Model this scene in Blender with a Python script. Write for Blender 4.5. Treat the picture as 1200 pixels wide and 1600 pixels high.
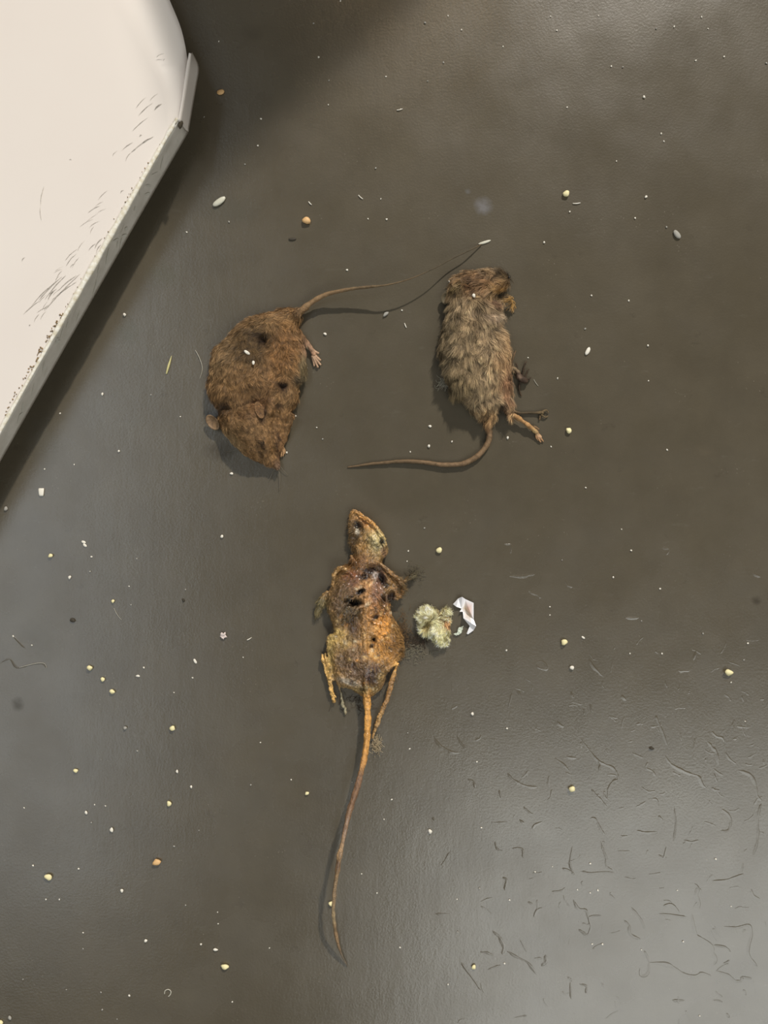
import bpy, math, random
import numpy as np
from mathutils import Vector

for o in list(bpy.data.objects):
    bpy.data.objects.remove(o)
SC = bpy.context.scene
COL = SC.collection
S = 0.00032            # metres on the floor per photograph pixel
H = 0.42               # camera height above the floor

def W(px, py, z=0.0):
    """floor plan point whose height is z (pixels units) and which is seen at photo position px,py"""
    zz = z * S
    k = (H - zz) / H
    return ((px - 600) * S * k, (800 - py) * S * k, zz)

def lin(c):
    return tuple((v / 255 / 12.92) if v / 255 <= 0.04045 else ((v / 255 + 0.055) / 1.055) ** 2.4 for v in c)

# ------------------------------------------------------------------ camera
cam = bpy.data.cameras.new('camera')
cam.sensor_fit = 'HORIZONTAL'; cam.sensor_width = 36
cam.lens = 36 * H / (1200 * S)
cam.clip_start = 0.01; cam.clip_end = 50
co = bpy.data.objects.new('camera', cam); COL.objects.link(co)
co.location = (0, 0, H)
SC.camera = co
SC.render.resolution_x = 1200; SC.render.resolution_y = 1600

# ------------------------------------------------------------------ world and lamps
wd = bpy.data.worlds.new('room_light'); SC.world = wd; wd.use_nodes = True
bg = wd.node_tree.nodes['Background']
bg.inputs[0].default_value = (*lin((205, 190, 170)), 1); bg.inputs[1].default_value = 0.13

def area(name, loc, target, size, power, color, size_y=None):
    l = bpy.data.lights.new(name, 'AREA'); l.energy = power; l.color = color
    l.shape = 'RECTANGLE' if size_y else 'SQUARE'
    l.size = size
    if size_y: l.size_y = size_y
    o = bpy.data.objects.new(name, l); COL.objects.link(o)
    o.location = loc
    if target is not None: o.rotation_euler = (Vector(target) - Vector(loc)).to_track_quat('-Z', 'Y').to_euler()
    return o
area('ceiling_lamp_key', (1.09, 3.16, 2.38), (0, 0, 0), 0.09, 160, (1.0, 0.935, 0.85))
area('ceiling_lamp_cool', (-1.25, 0.0, 2.4), None, 0.95, 15, (0.84, 0.93, 1.0), 2.8)
area('window_light', (1.42, -1.8, 2.4), None, 2.6, 54, (0.97, 1.0, 0.97), 1.9)
area('ceiling_lamp_warm', (0.12, 1.85, 2.4), None, 0.3, 1.5, (1.0, 0.7, 0.4))

SC.view_settings.view_transform = 'Standard'
SC.view_settings.look = 'None'
SC.view_settings.exposure = 0.0
SC.view_settings.gamma = 1.0
SC.view_settings.use_curve_mapping = False

# ------------------------------------------------------------------ helpers
rng = np.random.default_rng(7)
random.seed(7)

def _hash(i, j, k, seed):
    h = (i * 374761393 + j * 668265263 + k * 2147483647 + seed * 1274126177) & 0xFFFFFFFF
    h = ((h ^ (h >> 13)) * 1274126177) & 0xFFFFFFFF
    return ((h ^ (h >> 16)) & 0xFFFF) / 65535.0

def vnoise(P, seed=0):
    P = np.asarray(P, float)
    if P.shape[1] == 2: P = np.c_[P, np.zeros(len(P))]
    I = np.floor(P).astype(np.int64); F = P - I; F = F * F * (3 - 2 * F)
    r = 0
    for a in (0, 1):
        for b in (0, 1):
            for c in (0, 1):
                w = (F[:, 0] if a else 1 - F[:, 0]) * (F[:, 1] if b else 1 - F[:, 1]) * (F[:, 2] if c else 1 - F[:, 2])
                r = r + w * _hash(I[:, 0] + a, I[:, 1] + b, I[:, 2] + c + 7, seed)
    return r

def fbm(P, seed=0, octv=3):
    r = 0; a = 1; t = 0; P = np.asarray(P, float)
    for o in range(octv):
        r = r + a * vnoise(P * 2 ** o, seed + o * 17); t += a; a *= 0.5
    return r / t

def spline(pts, n=8, closed=False):
    P = np.array(pts, float); N = len(P); out = []
    rngi = range(N if closed else N - 1)
    for i in rngi:
        if closed: p0, p1, p2, p3 = P[i - 1], P[i], P[(i + 1) % N], P[(i + 2) % N]
        else: p0, p1, p2, p3 = P[max(i - 1, 0)], P[i], P[i + 1], P[min(i + 2, N - 1)]
        for k in range(n):
            t = k / n
            out.append(0.5 * (2 * p1 + (p2 - p0) * t + (2 * p0 - 5 * p1 + 4 * p2 - p3) * t * t + (3 * p1 - p0 - 3 * p2 + p3) * t ** 3))
    if not closed: out.append(P[-1])
    return np.array(out)

class MB:
    def __init__(self): self.v = []; self.f = []; self.n = 0
    def add(self, V, F):
        V = np.asarray(V, float); self.v.append(V)
        o = self.n
        self.f.extend([tuple(int(a) + o for a in q) for q in F]); self.n += len(V)
    def mesh(self, name):
        me = bpy.data.meshes.new(name)
        me.from_pydata(np.concatenate(self.v).tolist(), [], self.f)
        me.update()
        return me

def link(name, me, mat=None, parent=None, smooth=True):
    o = bpy.data.objects.new(name, me); COL.objects.link(o)
    if mat is not None and len(me.materials) == 0: me.materials.append(mat)
    if parent is not None: o.parent = parent
    if smooth and len(me.polygons): me.polygons.foreach_set('use_smooth', np.ones(len(me.polygons), bool))
    return o

def tag(o, label=None, cat=None, group=None, kind=None):
    if label: o['label'] = label
    if cat: o['category'] = cat
    if group: o['group'] = group
    if kind: o['kind'] = kind
    return o

def empty(name, loc):
    o = bpy.data.objects.new(name, None); COL.objects.link(o); o.location = loc
    o.empty_display_size = 0.01
    return o

def tube(path, seg=10, nsp=6, ridges=0, bump=0.0, seed=1, flat=1.0):
    """path: (px, py, z, r) in photo pixels; returns closed tube in world coords"""
    P = spline(path, nsp)
    C = np.array([W(p[0], p[1], p[2]) for p in P]); R = np.maximum(P[:, 3], 0.25) * S
    T = np.gradient(C, axis=0); T /= np.linalg.norm(T, axis=1)[:, None] + 1e-12
    up = np.array([0, 0, 1.0])
    B = np.cross(T, up); nb = np.linalg.norm(B, axis=1)
    B[nb < 1e-3] = (1, 0, 0); B /= np.linalg.norm(B, axis=1)[:, None]
    U = np.cross(B, T)
    V = []
    a = np.arange(seg) / seg * 2 * math.pi
    n1 = vnoise(np.c_[np.arange(len(P)) * 0.55, np.zeros(len(P))], seed)
    for i in range(len(P)):
        rr = R[i] * (1 + bump * (n1[i] - 0.5) * 2)
        ra = rr * (1 + (0.12 * np.cos(ridges * a + 0.15 * i) if ridges else 0))
        V.append(C[i] + B[i] * (np.cos(a) * ra)[:, None] + U[i] * (np.sin(a) * ra * flat)[:, None])
    V = np.concatenate(V + [[C[0] - T[0] * R[0] * 0.6], [C[-1] + T[-1] * R[-1] * 0.6]])
    F = []
    n = len(P)
    for i in range(n - 1):
        for k in range(seg):
            k2 = (k + 1) % seg
            F.append((i * seg + k, i * seg + k2, (i + 1) * seg + k2, (i + 1) * seg + k))
    for k in range(seg):
        k2 = (k + 1) % seg
        F.append((n * seg, k2, k)); F.append((n * seg + 1, (n - 1) * seg + k, (n - 1) * seg + k2))
    V[:, 2] = np.maximum(V[:, 2], 0.00003)
    return V, F

def polydist(P, poly):
    """signed distance (inside positive)"""
    A = poly; B = np.roll(poly, -1, 0)
    d2 = np.full(len(P), 1e18); ins = np.zeros(len(P), bool)
    for a, b in zip(A, B):
        ab = b - a; t = np.clip(((P - a) @ ab) / (ab @ ab + 1e-12), 0, 1)
        q = a + t[:, None] * ab - P
        d2 = np.minimum(d2, (q ** 2).sum(1))
        c = ((a[1] > P[:, 1]) != (b[1] > P[:, 1])) & (P[:, 0] < (b[0] - a[0]) * (P[:, 1] - a[1]) / (b[1] - a[1] + 1e-12) + a[0])
        ins ^= c
    return np.sqrt(d2) * np.where(ins, 1, -1)

def gauss(P, g):
    cx, cy, rx, ry, ang = g[:5]
    a = math.radians(ang); dx = P[:, 0] - cx; dy = P[:, 1] - cy
    u = (dx * math.cos(a) + dy * math.sin(a)) / rx; v = (-dx * math.sin(a) + dy * math.cos(a)) / ry
    return np.exp(-(u * u + v * v))

def trunk(outline, hpts, R, bumps, step=1.3, elev=0.22, sm=7):
    """rounded closed body whose plan is outline; hpts (px,py,h) set the local height"""
    poly = spline(outline, sm, True)
    x0, y0 = poly.min(0) - 1; x1, y1 = poly.max(0) + 1
    gx = np.arange(x0, x1 + step, step); gy = np.arange(y0, y1 + step, step)
    X, Y = np.meshgrid(gx, gy); P = np.c_[X.ravel(), Y.ravel()]
    d = polydist(P, poly); ins = d > 0
    hp = np.array(hpts, float)
    w = 1 / (((P[:, None, :] - hp[None, :, :2]) ** 2).sum(2) + 60) ** 1.2
    hm = (w * hp[:, 2]).sum(1) / w.sum(1)
    Rm = (w * (hp[:, 3] if hp.shape[1] > 3 else R)).sum(1) / w.sum(1)
    t = np.clip(d / Rm, 0, 1); prof = np.sqrt(np.maximum(1 - (1 - t) ** 2, 0))
    e = hm * elev
    top = e + (hm - e) * prof
    for b in bumps: top = top + gauss(P, b) * b[5] * prof
    top = np.maximum(top, e * 0.9)
    bot = e * (1 - prof) + 0.1
    ny, nx = X.shape
    idT = -np.ones(len(P), int); k = np.where(ins)[0]; idT[k] = np.arange(len(k)); n = len(k)
    V = [W(P[i, 0], P[i, 1], top[i]) for i in k] + [W(P[i, 0], P[i, 1], bot[i]) for i in k]
    G = idT.reshape(ny, nx); F = []; edges = {}
    for j in range(ny - 1):
        for i in range(nx - 1):
            q = (G[j, i], G[j, i + 1], G[j + 1, i + 1], G[j + 1, i])
            if min(q) < 0: continue
            F.append((q[3], q[2], q[1], q[0])); F.append(tuple(a + n for a in q))
            for a, b in ((0, 1), (1, 2), (2, 3), (3, 0)):
                ea, eb = q[a], q[b]
                if (eb, ea) in edges: del edges[(eb, ea)]
                else: edges[(ea, eb)] = 1
    for a, b in edges: F.append((a, b, b + n, a + n))
    return V, F

def fuse(mb, voxel, smooth=3, adapt=0):
    me = mb.mesh('tmp'); o = bpy.data.objects.new('tmp', me); COL.objects.link(o)
    m = o.modifiers.new('r', 'REMESH'); m.mode = 'VOXEL'; m.voxel_size = voxel; m.adaptivity = adapt
    m = o.modifiers.new('s', 'SMOOTH'); m.iterations = smooth; m.factor = 0.5
    dg = bpy.context.evaluated_depsgraph_get(); dg.update()
    ev = o.evaluated_get(dg); out = bpy.data.meshes.new_from_object(ev)
    bpy.data.objects.remove(o); bpy.data.meshes.remove(me)
    return out

def getv(me):
    a = np.empty(len(me.vertices) * 3); me.vertices.foreach_get('co', a); return a.reshape(-1, 3)
def getn(me):
    a = np.empty(len(me.vertices) * 3); me.vertices.foreach_get('normal', a); return a.reshape(-1, 3)
def setv(me, V):
    me.vertices.foreach_set('co', np.asarray(V, float).ravel()); me.update()

def topx(V):
    """world -> photo pixels (as seen from the camera height)"""
    k = H / (H - V[:, 2])
    return np.c_[V[:, 0] * k / S + 600, 800 - V[:, 1] * k / S]

def paint(V, base, spots, seed, warp=5.0, vary=0.35):
    px = topx(V); q = V / S
    wx = (fbm(q / 14, seed) - 0.5) * 2 * warp; wy = (fbm(q / 14, seed + 50) - 0.5) * 2 * warp
    pw = px + np.c_[wx, wy]
    C = np.tile(np.array(lin(base)), (len(V), 1))
    for s in spots:
        cx, cy, rx, ry, ang, col, a = s
        g = np.clip(gauss(pw, (cx, cy, rx, ry, ang)) * 1.5, 0, 1) * a
        C = C * (1 - g[:, None]) + np.array(lin(col)) * g[:, None]
    m = 1 + vary * 2 * (fbm(q / 5, seed + 9) - 0.5) + vary * 1.4 * (vnoise(q / 1.7, seed + 3) - 0.5)
    return np.clip(C * m[:, None], 0, 1)

def setcol(me, C):
    a = me.color_attributes.new('tint', 'FLOAT_COLOR', 'POINT')
    a.data.foreach_set('color', np.c_[C, np.ones(len(C))].ravel())

def flow_at(P, flow):
    f = np.array(flow, float)
    w = 1 / (((P[:, None, :] - f[None, :, :2]) ** 2).sum(2) + 80) ** 1.6
    d = (w[:, :, None] * f[None, :, 2:4]).sum(1)
    return d / (np.linalg.norm(d, axis=1)[:, None] + 1e-9)

def fur(me, n, flow, length, colfn, seed, dens=None, lift=0.35, width=0.45, tous=0.8, nclump=500, clump=0.6, tip=1.35, bend=0.5, zmin=0.0, cvar=.5, lenfn=None):
    """fine strands rooted on the mesh; returns a mesh of tapering ribbons"""
    r = np.random.default_rng(seed)
    me.calc_loop_triangles()
    T = np.empty(len(me.loop_triangles) * 3, int); me.loop_triangles.foreach_get('vertices', T); T = T.reshape(-1, 3)
    V = getv(me); N = getn(me)
    A = V[T[:, 0]]; B = V[T[:, 1]]; C = V[T[:, 2]]
    cen = (A + B + C) / 3; nn = np.cross(B - A, C - A); ar = np.linalg.norm(nn, axis=1); nz = nn[:, 2] / (ar + 1e-15)
    w = ar * np.clip(nz + 0.45, 0.02, 1)
    if dens is not None: w = w * dens(topx(cen), cen)
    w /= w.sum()
    idx = r.choice(len(T), n, p=w)
    u = r.random((n, 2)); fl = u.sum(1) > 1; u[fl] = 1 - u[fl]
    P = A[idx] + (B - A)[idx] * u[:, :1] + (C - A)[idx] * u[:, 1:]
    Nn = N[T[idx, 0]]
    px = topx(P)
    f = flow_at(px, flow); f = np.c_[f[:, 0], -f[:, 1], np.zeros(n)]
    ang = (fbm(P / S / 11, seed + 5, 2) - 0.5) * 2 * math.pi * tous + r.normal(0, 0.18, n)
    ca, sa = np.cos(ang), np.sin(ang)
    f = np.c_[f[:, 0] * ca - f[:, 1] * sa, f[:, 0] * sa + f[:, 1] * ca, f[:, 2]]
    f = f - Nn * (f * Nn).sum(1)[:, None]; f /= np.linalg.norm(f, axis=1)[:, None] + 1e-9
    L = length * S * r.uniform(0.6, 1.3, n) * (0.6 + 0.8 * vnoise(P / S / 9, seed + 8))
    if lenfn is not None: L = L * lenfn(px)
    lf = lift * r.uniform(0.5, 1.5, n)
    D = f + Nn * lf[:, None]; D /= np.linalg.norm(D, axis=1)[:, None]
    tipP = P + D * L[:, None] - Nn * (L * bend * lf)[:, None]
    # gather tips into locks
    ci = r.choice(n, min(nclump, n), replace=False); best = np.zeros(n, int); bd = np.full(n, 1e9)
    cp = P[ci] + r.normal(0, 0.2 * S, (len(ci), 3))
    for a in range(0, n, 4000):
        d = ((P[a:a + 4000, None, :] - cp[None]) ** 2).sum(2); best[a:a + 4000] = d.argmin(1)
    ctip = tipP[ci][best]
    cl = clump * r.uniform(0.4, 1.0, n)
    tipP = tipP * (1 - cl[:, None]) + ctip * cl[:, None]
    tipP[:, 2] = np.maximum(tipP[:, 2], 0.0002)
    mid = P + D * (L * 0.5)[:, None]; mid = mid * 0.65 + 0.35 * (P + tipP) / 2
    mid[:, 2] = np.maximum(mid[:, 2], 0.0002)
    dd = tipP - P
    side = np.cross(dd, Nn + r.normal(0, 0.35, (n, 3))); side /= np.linalg.norm(side, axis=1)[:, None] + 1e-12
    hw = width * S * 0.5 * r.uniform(0.7, 1.3, n)[:, None]
    P0 = P - Nn * 0.3 * S
    VV = np.stack([P0 - side * hw, P0 + side * hw, mid - side * hw * 0.8, mid + side * hw * 0.8, tipP], 1).reshape(-1, 3)
    b = np.arange(n) * 5
    tri = np.stack([b, b + 1, b + 3, b, b + 3, b + 2, b + 2, b + 3, b + 4], 1).reshape(-1, 3)
    fm = bpy.data.meshes.new('fur')
    fm.vertices.add(len(VV)); fm.vertices.foreach_set('co', VV.ravel())
    fm.loops.add(tri.size); fm.loops.foreach_set('vertex_index', tri.ravel().astype(np.int32))
    fm.polygons.add(len(tri)); fm.polygons.foreach_set('loop_start', (np.arange(len(tri)) * 3).astype(np.int32))
    fm.update(calc_edges=True); fm.validate()
    c = colfn(P)
    c = c * r.uniform(0.6, 1.45, n)[:, None] * (1 - cvar * .5 + cvar * r.random(len(ci))[best])[:, None]
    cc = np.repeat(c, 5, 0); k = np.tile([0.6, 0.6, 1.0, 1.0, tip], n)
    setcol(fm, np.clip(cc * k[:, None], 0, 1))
    return fm

# ------------------------------------------------------------------ materials
def mat(name, base=(128, 128, 128), rough=0.6, spec=0.5, tint=False, metallic=0.0, coat=0.0, coat_rough=0.2, bump=None, vary=None, trans=0.0, ior=1.5, sheen=0.0, stretch=None, sss=0.0):
    m = bpy.data.materials.new(name); m.use_nodes = True; nt = m.node_tree; b = nt.nodes['Principled BSDF']
    b.inputs['Roughness'].default_value = rough
    b.inputs['Specular IOR Level'].default_value = spec
    b.inputs['Metallic'].default_value = metallic
    b.inputs['IOR'].default_value = ior
    b.inputs['Coat Weight'].default_value = coat; b.inputs['Coat Roughness'].default_value = coat_rough
    b.inputs['Transmission Weight'].default_value = trans
    b.inputs['Sheen Weight'].default_value = sheen
    b.inputs['Base Color'].default_value = (*lin(base), 1)
    tc = nt.nodes.new('ShaderNodeTexCoord'); src = None
    vec = tc.outputs['Object']
    if stretch:
        mp = nt.nodes.new('ShaderNodeMapping'); mp.inputs['Scale'].default_value = stretch
        nt.links.new(vec, mp.inputs[0]); vec = mp.outputs[0]
    if tint:
        a = nt.nodes.new('ShaderNodeAttribute'); a.attribute_name = 'tint'; src = a.outputs['Color']
    if vary:
        nz = nt.nodes.new('ShaderNodeTexNoise'); nz.inputs['Scale'].default_value = vary[0]; nz.inputs['Detail'].default_value = 5
        nt.links.new(vec, nz.inputs['Vector'])
        cr = nt.nodes.new('ShaderNodeValToRGB'); cr.color_ramp.elements[0].position = 0.3; cr.color_ramp.elements[1].position = 0.7
        cr.color_ramp.elements[0].color = (*lin(vary[1]), 1); cr.color_ramp.elements[1].color = (*lin(vary[2]), 1)
        nt.links.new(nz.outputs[0], cr.inputs[0])
        if src is None: src = cr.outputs[0]
        else:
            mx = nt.nodes.new('ShaderNodeMix'); mx.data_type = 'RGBA'; mx.blend_type = 'MULTIPLY'; mx.inputs[0].default_value = 1
            nt.links.new(src, mx.inputs[6]); nt.links.new(cr.outputs[0], mx.inputs[7]); src = mx.outputs[2]
    if src is not None: nt.links.new(src, b.inputs['Base Color'])
    if bump:
        nz = nt.nodes.new('ShaderNodeTexNoise'); nz.inputs['Scale'].default_value = bump[0]; nz.inputs['Detail'].default_value = 6
        nt.links.new(vec, nz.inputs['Vector'])
        bp = nt.nodes.new('ShaderNodeBump'); bp.inputs['Strength'].default_value = bump[1]; bp.inputs['Distance'].default_value = bump[2]
        nt.links.new(nz.outputs[0], bp.inputs['Height']); nt.links.new(bp.outputs[0], b.inputs['Normal'])
    return m

M_fur = mat('fur', rough=0.62, spec=0.35, tint=True)
M_hide = mat('matted_hide', rough=0.7, spec=0.25, tint=True, bump=(1800, 0.5, 0.0004))
M_mummy = mat('dried_skin', rough=0.5, spec=0.5, tint=True, coat=0.7, coat_rough=0.22, bump=(1400, 0.9, 0.0007))
M_white = mat('white_enamel', (230, 221, 213), rough=0.42, spec=0.45, vary=(14, (229, 220, 212), (232, 224, 216)))
M_edge = mat('scuffed_edge', (220, 216, 206), rough=0.55, vary=(120, (216, 211, 200), (236, 231, 222)), bump=(300, 0.2, 0.0003), stretch=(1, 1, 1))
M_wear = mat('worn_rim', (238, 236, 224), rough=0.5, vary=(500, (215, 205, 180), (250, 248, 240)))
M_scuff = mat('grey_scuff', (150, 142, 132), rough=0.8, vary=(700, (135, 128, 118), (200, 192, 182)))
M_dirt = mat('brown_dirt', (120, 95, 60), rough=0.9, vary=(800, (80, 62, 40), (170, 140, 95)))
M_under = mat('dark_underside', (38, 28, 20), rough=0.7)
M_wood = mat('dark_wood', (52, 36, 24), rough=0.5, vary=(30, (40, 27, 18), (64, 44, 30)))

# floor paint
def floor_mat():
    m = bpy.data.materials.new('brown_floor_paint'); m.use_nodes = True; nt = m.node_tree; b = nt.nodes['Principled BSDF']
    N = nt.nodes.new; K = nt.links.new
    tc = N('ShaderNodeTexCoord')
    def noise(scale, det=5, sc=None, rot=0, rough=0.5):
        mp = N('ShaderNodeMapping'); mp.inputs['Scale'].default_value = sc or (1, 1, 1); mp.inputs['Rotation'].default_value = (0, 0, rot)
        K(tc.outputs['Object'], mp.inputs[0])
        n = N('ShaderNodeTexNoise'); n.inputs['Scale'].default_value = scale; n.inputs['Detail'].default_value = det; n.inputs['Roughness'].default_value = rough
        K(mp.outputs[0], n.inputs['Vector']); return n.outputs[0]
    def ramp(src, p0, p1, c0, c1):
        r = N('ShaderNodeValToRGB'); r.color_ramp.elements[0].position = p0; r.color_ramp.elements[1].position = p1
        r.color_ramp.elements[0].color = (*c0, 1); r.color_ramp.elements[1].color = (*c1, 1); K(src, r.inputs[0]); return r.outputs[0]
    def mix(fac, a, bb, mode='MIX'):
        x = N('ShaderNodeMix'); x.data_type = 'RGBA'; x.blend_type = mode
        if isinstance(fac, float): x.inputs[0].default_value = fac
        else: K(fac, x.inputs[0])
        for s, i in ((a, 6), (bb, 7)):
            if isinstance(s, tuple): x.inputs[i].default_value = (*s, 1)
            else: K(s, x.inputs[i])
        return x.outputs[2]
    base = ramp(noise(9, 4), 0.3, 0.7, lin((81, 74, 60)), lin((88, 81, 67)))
    cloud = ramp(noise(45, 6, rough=0.65), 0.35, 0.7, (0.93, 0.93, 0.93), (1.07, 1.07, 1.07))
    base = mix(1.0, base, cloud, 'MULTIPLY')
    # fine grey dust specks and smears
    v = N('ShaderNodeTexVoronoi'); v.inputs['Scale'].default_value = 420; K(tc.outputs['Object'], v.inputs['Vector'])
    dot = ramp(v.outputs['Distance'], 0.0, 0.16, (1, 1, 1), (0, 0, 0))
    msk = ramp(noise(38, 3), 0.56, 0.66, (0, 0, 0), (0.5, 0.5, 0.5))
    base = mix(mix(1.0, dot, msk, 'MULTIPLY'), base, lin((150, 142, 128)))
    sm = ramp(noise(60, 8, (1, 3.2, 1), 0.5, 0.75), 0.6, 0.78, (0, 0, 0), (0.16, 0.16, 0.16))
    base = mix(sm, base, lin((140, 138, 128)))
    dk = ramp(noise(75, 6, rough=0.7), 0.63, 0.78, (0, 0, 0), (0.35, 0.35, 0.35))
    base = mix(dk, base, lin((40, 32, 24)))
    K(base, b.inputs['Base Color'])
    rr = ramp(noise(30, 6), 0.3, 0.7, (0.23, 0.23, 0.23), (0.31, 0.31, 0.31)); K(rr, b.inputs['Roughness'])
    b.inputs['IOR'].default_value = 1.75
    b1 = N('ShaderNodeBump'); b1.inputs['Strength'].default_value = 0.22; b1.inputs['Distance'].default_value = 0.0004; K(noise(150, 5, (1, 0.35, 1), 0, 0.6), b1.inputs['Height'])
    b2 = N('ShaderNodeBump'); b2.inputs['Strength'].default_value = 0.25; b2.inputs['Distance'].default_value = 0.0002; K(noise(900, 3), b2.inputs['Height']); K(b1.outputs[0], b2.inputs['Normal'])
    K(b2.outputs[0], b.inputs['Normal'])
    return m
M_floor = floor_mat()

# ------------------------------------------------------------------ floor
mb = MB()
mb.add([(-3, -3, 0), (3, -3, 0), (3, 3, 0), (-3, 3, 0), (-3, -3, -0.02), (3, -3, -0.02), (3, 3, -0.02), (-3, 3, -0.02)],
       [(0, 1, 2, 3), (7, 6, 5, 4), (0, 4, 5, 1), (1, 5, 6, 2), (2, 6, 7, 3), (3, 7, 4, 0)])
floor = link('floor', mb.mesh('floor'), M_floor, smooth=False); tag(floor, kind='structure')

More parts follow.
